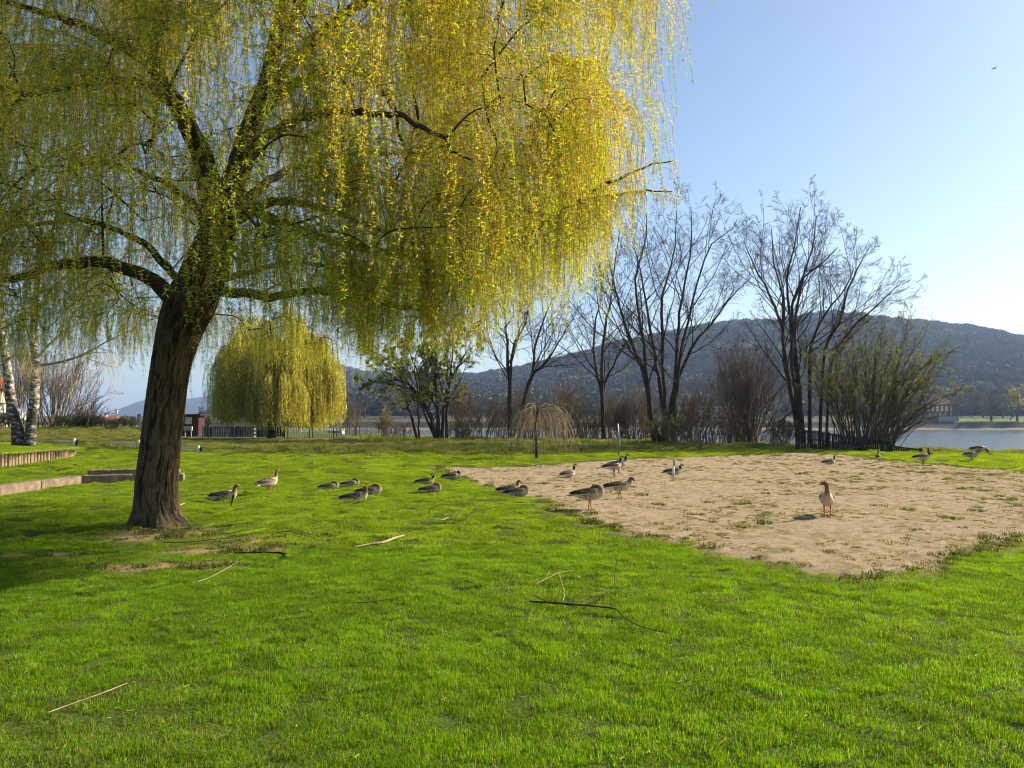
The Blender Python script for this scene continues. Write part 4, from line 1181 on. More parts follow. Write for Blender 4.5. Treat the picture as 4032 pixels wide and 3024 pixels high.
# ------------------------------------------------------------------ trees along the far bank
def far_tree_mesh(seed, c, green):
    rng = np.random.default_rng(seed)
    st = [[np.array([0, 0, -0.5]), np.array([0.1, 0, 3.0]), np.array([0.2 * rng.normal(), 0.2 * rng.normal(), 6.0]), np.array([0.6 * rng.normal(), 0.6 * rng.normal(), 12.5])]]
    P = np.stack([crom(np.array(s), 12) for s in st]); R = np.linspace(0.42, 0.06, 12)[None]
    g = Geo(); V, Q = tubes(P, R, 6); g.add(V, Q)
    P1, R1 = spawn(P, R, 13, 0.22, 0.98, 0.46, 0.95, 0.5, 0.25, 7, rng, 0.5)
    V, Q = tubes(P1, R1, 4); g.add(V, Q)
    P2, R2 = spawn(P1, R1, 6, 0.2, 1.0, 0.45, 0.7, 0.1, 0.3, 5, rng, 0.6)
    V, Q = tubes(P2, np.maximum(R2, 0.035), 3); g.add(V, Q)
    n = 1500
    src = np.concatenate([P2[:, 2:].reshape(-1, 3), P1[:, 4:].reshape(-1, 3)])
    C = src[rng.integers(0, len(src), n)] + 0.45 * rng.normal(size=(n, 3))
    A = norm(rng.normal(size=(n, 3))); B = norm(np.cross(A, rng.normal(size=(n, 3))))
    V, Q = leaf_quads(C, A, B, rng.uniform(0.4, 0.9, n), np.full(n, 0.16 if not green else 0.32))
    cc = np.repeat(np.array([c]) * rng.uniform(0.6, 1.3, (n, 1)), 4, 0)
    return g.mesh('far_tree_trunk', MAT_TWIG, True), mesh_np('far_tree_crown', V, Q, MAT_WOOD, False, {'Col': cc})
FT = [far_tree_mesh(500 + k, c, g_) for k, (c, g_) in enumerate([((0.075, 0.060, 0.048), 0), ((0.085, 0.072, 0.05), 0), ((0.065, 0.056, 0.046), 0), ((0.26, 0.22, 0.05), 1), ((0.035, 0.045, 0.022), 1), ((0.12, 0.13, 0.045), 1)])]
def far_tree(px, d, h, kind, label, group=None, rz=0.0):
    b = at(px, 1650, d); b[2] = float(ground_z(b[0], b[1]))
    root = empty('riverside_tree', b, rz)
    s = h / 13.0
    root.scale = (s * 1.1, s * 1.1, s)
    add('trunk', FT[kind][0], root)
    tag(add('crown', FT[kind][1], root), kind='stuff')
    tag(root, label, 'tree', group)
r = np.random.default_rng(88)
far_tree(3903, 336, 16, 2, 'broad bare tree standing on the far promenade lawn', None, 0.5)
far_tree(4006, 338, 15.5, 3, 'far bank tree with yellow-green top near the picture edge', None, 1.1)
far_tree(3640, 352, 15, 4, 'dark evergreen tree beside the far building with bright windows')
far_tree(3770, 343, 14.0, 0, 'bare tree at the right end of the far quay wall')
for k in range(46):
    px = 1330 + k * 62 + r.uniform(-20, 20)
    d = r.uniform(372, 420) if px < 3780 else r.uniform(376, 415)
    if abs(px - 2760) < 110 or abs(px - 3000) < 45: d += 22
    far_tree(px, d, r.uniform(11, 17), int(r.choice([0, 1, 2, 0, 1, 2, 4, 5])), 'tree in the brown row on the far bank at the foot of the hill', 'trees in the row on the far bank', r.uniform(0, 6))
# ------------------------------------------------------------------ geese
MAT_FEATHER = attr_mat('goose_feather', 0.75, 0.22, 30.0, 0.25)
MAT_ORANGE = plain('goose_orange', (0.52, 0.155, 0.055), 0.5, 0.2, 30.0)
MAT_BLACK = plain('goose_black', (0.014, 0.013, 0.013), 0.5, 0.2, 30.0)
BODY = [(-.37, .300, .030, .012), (-.31, .305, .062, .040), (-.21, .318, .105, .088), (-.06, .328, .136, .126), (.08, .338, .130, .132)]
NECKS = {
 'up':    [(.17, .365, .100, .110), (.222, .425, .064, .070), (.243, .490, .045, .048), (.248, .555, .037, .039), (.254, .610, .036, .039), (.282, .645, .039, .041), (.318, .643, .033, .031), (.348, .634, .020, .017)],
 'short': [(.17, .362, .100, .110), (.215, .415, .068, .074), (.225, .465, .050, .054), (.225, .510, .041, .043), (.236, .545, .038, .041), (.266, .570, .040, .042), (.302, .566, .033, .031), (.330, .556, .020, .017)],
 'low':   [(.17, .360, .100, .110), (.222, .405, .072, .076), (.250, .448, .053, .056), (.268, .490, .043, .045), (.292, .518, .041, .043), (.326, .515, .040, .040), (.352, .488, .032, .030), (.372, .462, .020, .017)],
 'tuck':  [(.17, .355, .100, .112), (.218, .385, .080, .085), (.225, .435, .058, .060), (.190, .478, .045, .046), (.135, .492, .040, .041), (.085, .482, .041, .042), (.050, .462, .033, .031), (.028, .446, .020, .017)],
 'graze': [(.17, .345, .100, .110), (.245, .350, .070, .074), (.315, .300, .048, .050), (.365, .225, .039, .040), (.395, .150, .037, .038), (.425, .100, .038, .039), (.450, .068, .031, .030), (.470, .046, .019, .017)]}
LOOK = {
 'grey': dict(top=[(.62, .60, .56), (.10, .07, .046), (.075, .052, .034), (.10, .068, .043), (.20, .135, .082)], side=[(.80, .77, .70), (.80, .77, .70), (.62, .57, .49), (.26, .195, .14), (.46, .37, .27)],
              belly=[(.78, .76, .72), (.76, .74, .70), (.66, .62, .57), (.52, .44, .34), (.56, .46, .34)], neck=[(.56, .455, .34), (.42, .325, .225), (.20, .130, .080), (.155, .095, .056), (.14, .084, .049), (.14, .084, .049), (.15, .088, .05), (.20, .11, .06)]),
 'canada': dict(top=[(.03, .026, .022), (.05, .04, .032), (.080, .054, .035), (.10, .066, .042), (.15, .10, .063)], side=[(.80, .77, .70), (.80, .77, .70), (.48, .40, .31), (.27, .185, .115), (.42, .32, .22)],
              belly=[(.80, .78, .74), (.80, .78, .74), (.62, .57, .50), (.38, .30, .225), (.46, .38, .29)], neck=[(.62, .52, .40), (.36, .31, .25), (.020, .018, .017), (.014, .013, .013), (.014, .013, .013), (.014, .013, .013), (.014, .013, .013), (.014, .013, .013)])}
def goose_meshes(species, pose, lying):
    look = LOOK[species]
    pts = np.array(BODY + NECKS[pose], float)
    if lying:
        pts[:, 1] -= 0.205
        pts[:5, 2] *= 1.06
    nr, k = 46, 18
    C = np.zeros((len(pts), 9))
    nk = look['neck']
    for i in range(len(pts)):
        if i < 5: C[i] = np.concatenate([look['top'][i], look['side'][i], look['belly'][i]])
        else: C[i] = np.tile(nk[i - 5], 3)
    s = np.concatenate([[0], np.cumsum(np.hypot(np.diff(pts[:, 0]), np.diff(pts[:, 1])))])
    full = crom(pts, 240)
    fi = np.linspace(0, len(pts) - 1, 240)
    arc = np.concatenate([[0], np.cumsum(np.hypot(np.diff(full[:, 0]), np.diff(full[:, 1])))])
    ti = np.interp(np.linspace(0, arc[-1], nr), arc, np.arange(240))
    q = np.stack([np.interp(ti, np.arange(240), full[:, j]) for j in range(4)], -1)
    f = np.interp(ti, np.arange(240), fi)
    cc = np.stack([np.interp(f, np.arange(len(pts)), C[:, j]) for j in range(9)], -1)
    T = np.gradient(q[:, :2], axis=0); T /= np.linalg.norm(T, axis=1, keepdims=True)
    Nn = np.stack([-T[:, 1], T[:, 0]], -1)                        # "up" of each ring
    a = np.arange(k) * 2 * math.pi / k
    V = np.zeros((nr, k, 3))
    V[:, :, 0] = q[:, 0:1] + Nn[:, 0:1] * np.sin(a)[None] * q[:, 3:4]
    V[:, :, 1] = np.cos(a)[None] * q[:, 2:3]
    V[:, :, 2] = q[:, 1:2] + Nn[:, 1:2] * np.sin(a)[None] * q[:, 3:4]
    if lying:
        V[:, :, 2] = np.where(V[:, :, 2] < 0.012, 0.012, V[:, :, 2])
    sn = np.sin(a)[None, :, None]
    top, side, bel = cc[:, None, :3], cc[:, None, 3:6], cc[:, None, 6:]
    col = np.where(sn > 0, side + (top - side) * np.clip(sn * 1.6, 0, 1), side + (bel - side) * np.clip(-sn * 1.5, 0, 1))
    ff = f[:, None] + 0 * a[None]
    if species == 'canada':                                        # white chin strap
        chin = (ff > 8.8) & (ff < 10.1) & (np.sin(a)[None] < 0.45)
        col[chin] = (.78, .76, .72)
    else:                                                           # barred flank
        bar = ((ff * 9) % 1 < 0.4) & (ff > 2.2) & (ff < 4.6) & (np.sin(a)[None] < 0.2) & (np.sin(a)[None] > -0.75)
        col[bar] *= 0.55
    i = np.arange(nr - 1)[:, None] * k + np.arange(k)[None]; j = np.arange(nr - 1)[:, None] * k + (np.arange(k)[None] + 1) % k
    Q = np.stack([i, j, j + k, i + k], -1).reshape(-1, 4)
    Vf = V.reshape(-1, 3); Cf = col.reshape(-1, 3)
    Vf = np.vstack([Vf, [[q[0, 0], 0, q[0, 1]], [q[-1, 0], 0, q[-1, 1]]]]); Cf = np.vstack([Cf, Cf[0], Cf[-1]])
    n = nr * k
    tr = [[n, (m + 1) % k, m] for m in range(k)] + [[n + 1, (nr - 1) * k + m, (nr - 1) * k + (m + 1) % k] for m in range(k)]
    body = mesh_np('goose_body', Vf, [np.array(tr), Q], MAT_FEATHER, True, {'Col': Cf})
    end = q[-1]; td = T[-1]
    return body, end, td, q

def goose_wing(species, side, lying):
    nr, k = 22, 12
    t = np.linspace(0, 1, nr)
    dz = -0.205 if lying else 0
    x = 0.135 - 0.56 * t
    z = 0.392 - 0.012 * t - 0.045 * t ** 2 + dz
    y = side * (0.112 - 0.085 * np.clip(t - 0.25, 0, 1) ** 1.2)
    hh = 0.072 * np.sin(np.pi * np.clip(t * 0.86 + 0.08, 0, 1)) ** 0.75 * (1 - 0.45 * t)
    th = 0.034 * np.sin(np.pi * np.clip(t * 0.9 + 0.06, 0, 1)) ** 0.8
    a = np.arange(k) * 2 * math.pi / k
    V = np.stack([x[:, None] + 0 * a[None] - 0.10 * np.sin(a)[None] * hh[:, None] / 0.1 * 0.3, y[:, None] + side * np.cos(a)[None] * th[:, None] - side * 0.35 * np.sin(a)[None] * hh[:, None], z[:, None] + np.sin(a)[None] * hh[:, None]], -1)
    if lying: V[..., 2] = np.maximum(V[..., 2], 0.02)
    dark, pale = ((.048, .033, .022), (.46, .37, .26)) if species == 'grey' else ((.062, .040, .024), (.24, .165, .10))
    u = (t[:, None] * 7.5 + 0.55 * np.sin(a)[None])
    w = np.clip(1 - np.abs((u % 1) - 0.5) * 8, 0, 1) * (t[:, None] < 0.78)
    prim = sstep(0.7, 0.85, t)[:, None] + 0 * w
    col = np.array(dark) * (1 - w[..., None]) + np.array(pale) * w[..., None]
    col = col * (1 - prim[..., None] * 0.72)
    fore = (1 - sstep(0.05, 0.3, t))[:, None, None]
    col = col * (1 - 0.5 * fore) + np.array((.30, .25, .20) if species == 'grey' else (.22, .16, .11)) * 0.5 * fore
    low = (np.sin(a)[None, :, None] < -0.75) & (t[:, None, None] > 0.15) & (t[:, None, None] < 0.7)
    col = np.where(low, np.array([.55, .51, .46]), col)
    i = np.arange(nr - 1)[:, None] * k + np.arange(k)[None]; j = np.arange(nr - 1)[:, None] * k + (np.arange(k)[None] + 1) % k
    Q = np.stack([i, j, j + k, i + k], -1).reshape(-1, 4)
    return mesh_np('goose_wing', V.reshape(-1, 3), [np.array([list(range(k)), list(range((nr - 1) * k, nr * k))[::-1]]), Q], MAT_FEATHER, True, {'Col': col.reshape(-1, 3)})

def goose_tail(species, lying):
    dz = -0.205 if lying else 0
    g = Geo()
    for s_, (x1, w0, w1, zc, c) in enumerate([(-.47, .05, .075, .302, (.045, .038, .032) if species == 'canada' else (.16, .13, .105)), (-.425, .055, .080, .284, (.78, .76, .72))]):
        x0 = -.26
        V = np.array([[x0, -w0, zc + .012], [x0, w0, zc + .012], [x1, w1, zc - .012], [x1 - .018, 0, zc - .008], [x1, -w1, zc - .012]])
        V = np.vstack([V + [0, 0, .006], V - [0, 0, .006]]) + [0, 0, dz]
        V[:, 2] = np.maximum(V[:, 2], 0.02)
        g.add(V, [np.array([[0, 1, 2, 3, 4]]), np.array([[9, 8, 7, 6, 5]]), np.array([[0, 5, 6, 1], [1, 6, 7, 2], [2, 7, 8, 3], [3, 8, 9, 4], [4, 9, 5, 0]])], c)
    return g.mesh('goose_tail', MAT_FEATHER)
def goose_leg(side, swing, mat):
    g = Geo()
    y = side * 0.055
    fx = 0.03 + swing
    g.tube([[0.0, y, 0.24], [0.012 + swing * 0.35, y, 0.155], [-0.004 + swing * 0.75, y, 0.09], [fx - 0.015, y, 0.018]], [0.026, 0.0125, 0.0095, 0.011], 7)
    p = [[fx - 0.02, y, 0.022], [fx + 0.075, y + 0.038, 0.006], [fx + 0.09, y, 0.006], [fx + 0.075, y - 0.038, 0.006]]
    V = np.array(p + [[a_, b_, c_ - 0.012 if i_ == 0 else c_ - 0.004] for i_, (a_, b_, c_) in enumerate(p)])
    g.add(V, [np.array([[0, 2, 1], [0, 3, 2], [4, 5, 6], [4, 6, 7]]), np.array([[0, 1, 5, 4], [1, 2, 6, 5], [2, 3, 7, 6], [3, 0, 4, 7]])])
    return g.mesh('goose_leg', mat, True)

GCACHE = {}
def goose(label, px, py, head, species='grey', pose='up', lying=False, yaw=0.0, s=1.0, step=0.0, z=None):
    b = ground(px, py)
    sd_ = float(sand_sd(b[0], b[1]))
    b[2] = 0.012 if sd_ > 0.2 else float(ground_z(b[0], b[1])) + (0.0 if not lying else -0.004)
    root = empty('goose', b, math.radians(head))
    root.scale = (s, s, s)
    key = (species, pose, lying, round(yaw, 2))
    if key not in GCACHE:
        body, end, td, q = goose_meshes(species, pose, lying)
        g = Geo()
        e = np.array([end[0] - td[0] * 0.012, 0, end[1] - td[1] * 0.012]); t3 = np.array([td[0], 0, td[1]])
        up_ = np.array([-td[1], 0, td[0]])
        L = 0.066 if species == 'grey' else 0.056
        P = [e, e + t3 * L * 0.45 - up_ * 0.002, e + t3 * L * 0.8 - up_ * 0.006, e + t3 * L - up_ * 0.010]
        g.tube(P, [0.0195, 0.0150, 0.0105, 0.003], 9)
        bill = g.mesh('goose_bill', MAT_ORANGE if species == 'grey' else MAT_BLACK, True)
        ey = []
        for sg in (-1, 1):
            k = -6
            c = np.array([q[k, 0], sg * q[k, 2] * 0.93, q[k, 1] + 0.012])
            ey.append(Geo().tube([c - [0, sg * .004, 0], c, c + [0, sg * .003, 0]], [0.0055, 0.006, 0.002], 8).mesh('goose_eye', MAT_BLACK, True))
        ms = [body, bill] + ey
        if yaw:                                                    # the head is turned on the neck
            neck = {'up': .42, 'short': .41, 'low': .40}.get(pose, .40) - (0.205 if lying else 0)
            for me in ms:
                co = np.empty(len(me.vertices) * 3, np.float32); me.vertices.foreach_get('co', co); co = co.reshape(-1, 3)
                w = sstep(neck, neck + 0.17, co[:, 2]) * (co[:, 0] > 0.1) * math.radians(yaw)
                cx_, c_, s_ = 0.246, np.cos(w), np.sin(w)
                x_, y_ = co[:, 0] - cx_, co[:, 1].copy()
                co[:, 0] = cx_ + x_ * c_ - y_ * s_; co[:, 1] = x_ * s_ + y_ * c_
                me.vertices.foreach_set('co', co.ravel()); me.update()
        GCACHE[key] = ms
        for sg in (-1, 1):
            GCACHE.setdefault(('wing', species, sg, lying), goose_wing(species, sg, lying))
        GCACHE.setdefault(('tail', species, lying), goose_tail(species, lying))
    ms = GCACHE[key]
    add('body', ms[0], root); add('bill', ms[1], root); add('eye', ms[2], root); add('eye', ms[3], root)
    for sg in (-1, 1):
        add('wing', GCACHE[('wing', species, sg, lying)], root)
    add('tail', GCACHE[('tail', species, lying)], root)
    if not lying:
        for sg in (-1, 1):
            k = ('leg', sg, round(step * sg, 3), species)
            if k not in GCACHE: GCACHE[k] = goose_leg(sg, step * sg, MAT_ORANGE if species == 'grey' else MAT_BLACK)
            add('leg', GCACHE[k], root)
    tag(root, label, 'goose', 'geese on the lawn and the sand')

goose('greylag goose lying upright-necked on the grass nearest the willow trunk', 888, 1972, -8, 'grey', 'short', True, 0, 1.02)
goose('greylag goose standing on the grass with its back turned, near the trunk', 1058, 1946, 58, 'grey', 'up', False, 15, 0.97)
goose('small brown goose asleep at the outer end of the four resting on grass', 1300, 1929, 3, 'grey', 'tuck', True, 0, 0.80)
goose('small brown goose dozing behind the other three on the grass', 1384, 1917, 6, 'grey', 'tuck', True, 0, 0.78)
goose('greylag goose lying in front of its dark neighbour, white tail towards trunk', 1402, 1977, -6, 'grey', 'short', True, 165, 0.98)
goose('dark greylag goose with head tucked, behind the white-tailed one', 1458, 1951, -3, 'grey', 'tuck', True, 0, 0.98)
goose('black-necked goose sitting upright on the grass beside the sand corner', 1678, 1909, 0, 'canada', 'short', True, 180, 0.84)
goose('greylag goose lying with head bowed just in front of a black-necked goose', 1700, 1942, -4, 'grey', 'tuck', True, 0, 0.88)
goose('black-headed goose resting its head back at the corner of the sand', 1783, 1889, 3, 'canada', 'tuck', True, 0, 0.92)
goose('greylag goose with orange bill sitting behind a sleeping one at the sand edge', 2008, 1944, 8, 'grey', 'short', True, -20, 0.90)
goose('greylag goose asleep at the sand edge, partly hiding its orange-billed mate', 2042, 1956, -3, 'grey', 'tuck', True, 0, 0.92)
goose('black-necked goose sitting alone on the sand with neck raised', 2240, 1880, 35, 'canada', 'up', True, -25, 0.92)
goose('black-necked goose standing foremost of the pair on the sand', 2416, 1876, 14, 'canada', 'up', False, -10, 1.02, 0.0)
goose('black-necked goose standing behind its mate on the sand', 2436, 1867, 4, 'canada', 'up', False, -5, 1.04, 0.0)
goose('black-necked goose lying behind the white post on the sand', 2655, 1871, -2, 'canada', 'short', True, 0, 0.95)
goose('greylag goose standing asleep with barred flank on the near sand', 2322, 2011, -18, 'grey', 'tuck', False, 0, 1.05, 0.015)
goose('greylag goose walking with bill lowered beside the low white post', 2440, 1968, 3, 'grey', 'low', False, 0, 0.98, 0.06)
goose('greylag goose walking towards the viewer on the open sand, head turned', 3258, 2036, -112, 'grey', 'up', False, -68, 1.07, 0.035)
goose('black-necked goose sitting at the far sand edge with raised neck', 3268, 1830, 12, 'canada', 'up', True, 10, 0.88)
goose('black-necked goose standing by the lawn edge with rump towards viewer', 3458, 1824, 62, 'canada', 'up', False, -20, 0.86)
goose('dark goose standing with bowed head in front of another at the sand edge', 3634, 1832, -6, 'canada', 'low', False, 0, 1.02)
goose('black-necked goose standing half hidden behind the bowed dark goose', 3640, 1823, 20, 'canada', 'up', False, 10, 0.98)
goose('grey goose standing on the far lawn edge with pale breast sunlit', 3827, 1819, -60, 'grey', 'short', False, -95, 0.98)
goose('dark goose grazing on the lawn edge right above the water', 3855, 1795, -8, 'canada', 'graze', False, 0, 1.15)
goose('brown goose standing in the shade before the dark wooden fence', 3394, 1775, 20, 'grey', 'short', False, 20, 0.8)

# a bird high in the sky
def sky_bird():
    p = at(3913, 271, 120.0)
    root = empty('flying_bird', p, math.radians(-165))
    g = Geo()
    P = crom(np.array([[-.30, 0, 0, .02], [-.18, 0, .005, .05], [0, 0, .01, .075], [.14, 0, .015, .055], [.21, 0, .02, .045], [.27, 0, .015, .012]]), 16)
    V, Q = tubes(P[None, :, :3], P[None, :, 3], 8); g.add(V, Q)
    add('body', g.mesh('bird_body', MAT_TWIG, True), root)
    for sg, lift in ((-1, 0.75), (1, 0.15)):
        y = sg * np.array([0.04, 0.22, 0.42, 0.6]); zz = np.array([.03, .03 + .22 * lift, .03 + .45 * lift, .03 + .55 * lift]) ; ch = np.array([.12, .12, .085, .02]); xx = np.array([0, .03, -.02, -.12])
        V = []
        for a_ in range(4):
            V += [[xx[a_] + ch[a_], y[a_], zz[a_]], [xx[a_] - ch[a_], y[a_], zz[a_] - .01], [xx[a_], y[a_], zz[a_] + .018]]
        Q = []
        for a_ in range(3):
            for u_, v_ in ((0, 1), (1, 2), (2, 0)):
                Q.append([a_ * 3 + u_, a_ * 3 + v_, a_ * 3 + 3 + v_, a_ * 3 + 3 + u_])
        add('wing', mesh_np('bird_wing', np.array(V), np.array(Q), MAT_TWIG, True), root)
    tag(root, 'small dark bird flying in the clear sky', 'bird')
sky_bird()
# ------------------------------------------------------------------ posts, kerbs, logs and fallen wood
MAT_WHITE = plain('white_painted', (0.70, 0.68, 0.64), 0.6, 0.15, 12.0, 0.15)
MAT_ZINC = plain('galvanised', (0.26, 0.28, 0.28), 0.45, 0.25, 14.0, 0.1, 0.6)
MAT_CONC = plain('kerb_concrete', (0.21, 0.155, 0.115), 0.9, 0.4, 5.0, 0.7, 0.0, 30.0)
MAT_LOG = bark('palisade_wood', (0.16, 0.105, 0.06), (0.44, 0.33, 0.21), 0.15, 16.0, 0.4)
MAT_DARKW = bark('dark_fence_wood', (0.016, 0.014, 0.012), (0.060, 0.052, 0.044), 0.2, 14.0, 0.4)
MAT_GREENM = plain('green_metal', (0.10, 0.135, 0.12), 0.5, 0.2, 10.0)

def post(label, px, py, h, rad, mat, cap=True, name='post'):
    b = ground(px, py); b[2] = -0.02
    g = Geo()
    g.tube([[0, 0, 0], [0, 0, h - rad * 0.25], [0, 0, h]], [rad, rad, rad * 0.8], 16)
    root = empty(name, b)
    add('shaft', g.mesh('post_shaft', mat, True), root)
    add('cap', Geo().tube([[0, 0, h + 0.001], [0, 0, h + rad * 0.15]], [rad * 0.84, rad * 0.7], 16).mesh('post_cap', MAT_ZINC), root)
    tag(root, label, 'post')
post('short white post in front of the lying black-necked goose', 2652, 1879, 0.39, 0.045, MAT_WHITE)
post('grey post stump farther back on the sand, behind the white post', 2655, 1836, 0.31, 0.045, MAT_ZINC)
post('low white post beside the walking greylag goose', 2409, 1942, 0.33, 0.042, MAT_WHITE)

# slim metal post with crossbars
b = ground(2436, 1796)
root = empty('metal_post', b)
sc_ = b[1] / F
add('shaft', Geo().tube([[0, 0, -.05], [0, 0, .9], [-.02, 0, 127 * sc_]], [.048, .045, .035], 10).mesh('shaft', MAT_ZINC, True), root)
add('crossbar', Geo().tube([[-15 * sc_, -.055, 65 * sc_], [15 * sc_, -.055, 65.6 * sc_]], [.018, .018], 8).mesh('crossbar', MAT_ZINC), root)
add('crossbar', Geo().tube([[-.02, -.05, 110 * sc_], [12 * sc_, -.05, 110 * sc_], [12 * sc_, -.05, 107 * sc_]], [.014, .014, .012], 8).mesh('crossbar', MAT_ZINC), root)
add('tap', Geo().tube([[.05, -.06, 64 * sc_], [.05, -.12, 63 * sc_], [.05, -.13, 60 * sc_]], [.02, .02, .016], 8).mesh('tap', MAT_ZINC, True), root)
tag(root, 'slim grey metal post with two crossbars at the lawn edge', 'post')

# kerb of concrete blocks
def bevel_block(L, D, H, seed, bv=0.018):
    r = np.random.default_rng(seed)
    g = Geo()
    xs, ys = [0, bv, L - bv, L], [0, bv, D - bv, D]
    V, idx = [], {}
    import itertools
    me = bpy.data.meshes.new('kerb_block')
    import bmesh
    bm = bmesh.new()
    bmesh.ops.create_cube(bm, size=1.0)
    for v in bm.verts:
        v.co = ((v.co.x + .5) * L, (v.co.y + .5) * D, (v.co.z + .5) * H)
    bmesh.ops.subdivide_edges(bm, edges=[e for e in bm.edges if abs(e.verts[0].co.x - e.verts[1].co.x) > 0.1], cuts=6)
    bmesh.ops.bevel(bm, geom=[e for e in bm.edges if e.calc_face_angle(0) > 0.5], offset=bv, segments=2, affect='EDGES')
    for v in bm.verts:
        v.co += Vector(r.normal(size=3)) * 0.0035
    bm.to_mesh(me); bm.free()
    for p_ in me.polygons: p_.use_smooth = False
    me.materials.append(MAT_CONC)
    return me
def kerb(label, pts, zt, H, D, name='stone_kerb', lens=None):
    b = ground(*pts[0]); root = empty(name, (b[0], b[1], 0))
    W_ = [ground(*q) for q in pts]
    for k in range(len(W_) - 1):
        a_, c_ = W_[k], W_[k + 1]
        L = math.hypot(c_[0] - a_[0], c_[1] - a_[1]) - 0.022
        rz = math.atan2(c_[1] - a_[1], c_[0] - a_[0])
        o = add('block', bevel_block(L, D, H + 0.12, 600 + k + int(pts[0][0])), root, (a_[0] - b[0], a_[1] - b[1], zt - H - 0.12 + float(ground_z(a_[0], a_[1]))), rz)
        o.rotation_euler[1] = -0.004 * (k % 2)
    tag(root, label, 'kerb')
kerb('low concrete kerb of long blocks curving to the willow trunk', [(-130, 1972), (0, 1953), (164, 1927), (322, 1905), (520, 1899), (722, 1896)], 0.25, 0.25, 0.34)
kerb('short dark kerb block run behind the long concrete kerb', [(345, 1878), (430, 1876), (545, 1874), (700, 1873)], 0.24, 0.24, 0.34)

# log palisade round the birch bed
r = np.random.default_rng(91)
pal = crom(np.array([at(-150, 1858, 32.5), at(0, 1848, 34.0), at(100, 1832, 35.6), at(200, 1818, 37.2), at(262, 1806, 38.6), at(290, 1796, 40.0), at(283, 1790, 41.5), at(250, 1787, 43.0)]), 400)
arc = np.concatenate([[0], np.cumsum(np.linalg.norm(np.diff(pal[:, :2], axis=0), axis=1))])
nlog = int(arc[-1] / 0.205)
ptl = np.stack([np.interp(np.linspace(0, arc[-1], nlog), arc, pal[:, j]) for j in range(3)], -1)
root = empty('log_palisade', (ptl[0, 0], ptl[0, 1], 0))
logs = []
for v in range(5):
    rr = r.uniform(0.088, 0.102)
    g = Geo(); P = np.array([[0, 0, -0.5], [0, 0, 0], [0, 0, .5], [0, 0, .97], [0, 0, 1.0]])
    V, Q = tubes(P[None], np.array([[rr, rr, rr * r.uniform(.96, 1.03), rr, rr * .86]]), 12)
    g.add(V, Q); g.F.setdefault(12, []).append(np.arange(48, 60)[None]); g.M.setdefault(12, []).append(np.zeros(1))
    logs.append(g.mesh('palisade_log', MAT_LOG, False))
TOPZ = lambda p_: np.interp(p_[1], [32, 34, 38.6, 41.5, 43], [.44, .44, .45, .38, .32])
for k, q in enumerate(ptl):
    zt = float(TOPZ(q)) + r.normal() * 0.018
    o = add('log', logs[k % 5], root, (q[0] - ptl[0, 0] + r.normal() * .008, q[1] - ptl[0, 1] + r.normal() * .008, min(-0.35, q[2]) if False else zt - 0.85), r.uniform(0, 6))
    o.scale = (1, 1, 0.85)
    o.rotation_euler[0] = r.normal() * 0.02
tag(root, 'curved palisade of upright round logs edging the birch bed', 'retaining wall')

# the raised bed behind it
bx = np.linspace(-46, -20.5, 60); by = np.linspace(31.0, 56, 60)
BX, BY = np.meshgrid(bx, by)
edge = poly_sd(BX, BY, np.vstack([ptl[:, :2], [[-25.5, 47], [-27, 53], [-46, 56], [-48, 30], [-24.5, 31]]])).reshape(BX.shape)
top = np.array([float(TOPZ((0, q))) for q in BY.ravel()]).reshape(BX.shape)
BZ = np.where(edge > -0.02, top - 0.03 + 0.18 * sstep(0, 5, edge) + 0.03 * fbm(BX, BY), -0.6)
okv = edge > -0.02
i0 = np.arange(59)[:, None] * 60 + np.arange(59)[None]
okq = okv[:-1, :-1] & okv[1:, :-1] & okv[:-1, 1:] & okv[1:, 1:]
iq = i0[okq]
V = np.stack([BX, BY, BZ], -1).reshape(-1, 3); Q = np.stack([iq, iq + 1, iq + 61, iq + 60], -1)
# a skirt of fill right up to the logs
fill = np.stack([np.append(q[:2], float(TOPZ(q)) - 0.035) for q in ptl]); inner = fill + np.array([-1.4, 0.5, 0.03])
n0 = len(V); m_ = len(fill); ii = np.arange(m_ - 1)
V = np.vstack([V, fill, inner]); Q2 = np.stack([n0 + ii, n0 + ii + 1, n0 + m_ + ii + 1, n0 + m_ + ii], -1)
MAT_BED = plain('bed_soil', (0.07, 0.10, 0.02), 0.95, 0.4, 3.0, 0.5)
tag(add('raised_bed_ground', mesh_np('raised_bed_ground', V, np.vstack([Q, Q2]), MAT_BED, True)), 'raised grass bed under the birches', 'ground', kind='structure')
def bed_z(x, y):
    e_ = poly_sd(x, y, np.vstack([ptl[:, :2], [[-25.5, 47], [-27, 53], [-46, 56], [-48, 30], [-24.5, 31]]]))
    t_ = np.array([float(TOPZ((0, q))) for q in y])
    return np.where(e_ > -0.05, t_ - 0.04 + 0.18 * sstep(0, 5, e_), -9)
n = 4200
x = r.uniform(-44, -21, n); y = r.uniform(31, 55, n); z = bed_z(x, y); k = z > -5
x, y, z = x[k], y[k], z[k]; n = len(x)
tag(scatter('bed_grass', np.stack([x, y, z], -1), np.stack([0 * x, 0 * x, r.uniform(0, 6, n)], -1), np.stack([0 * x + 1, 0 * x + 1, r.uniform(.7, 1.3, n)], -1), r.integers(0, 4, n), FAR), 'short grass on the raised birch bed', 'grass', kind='stuff')

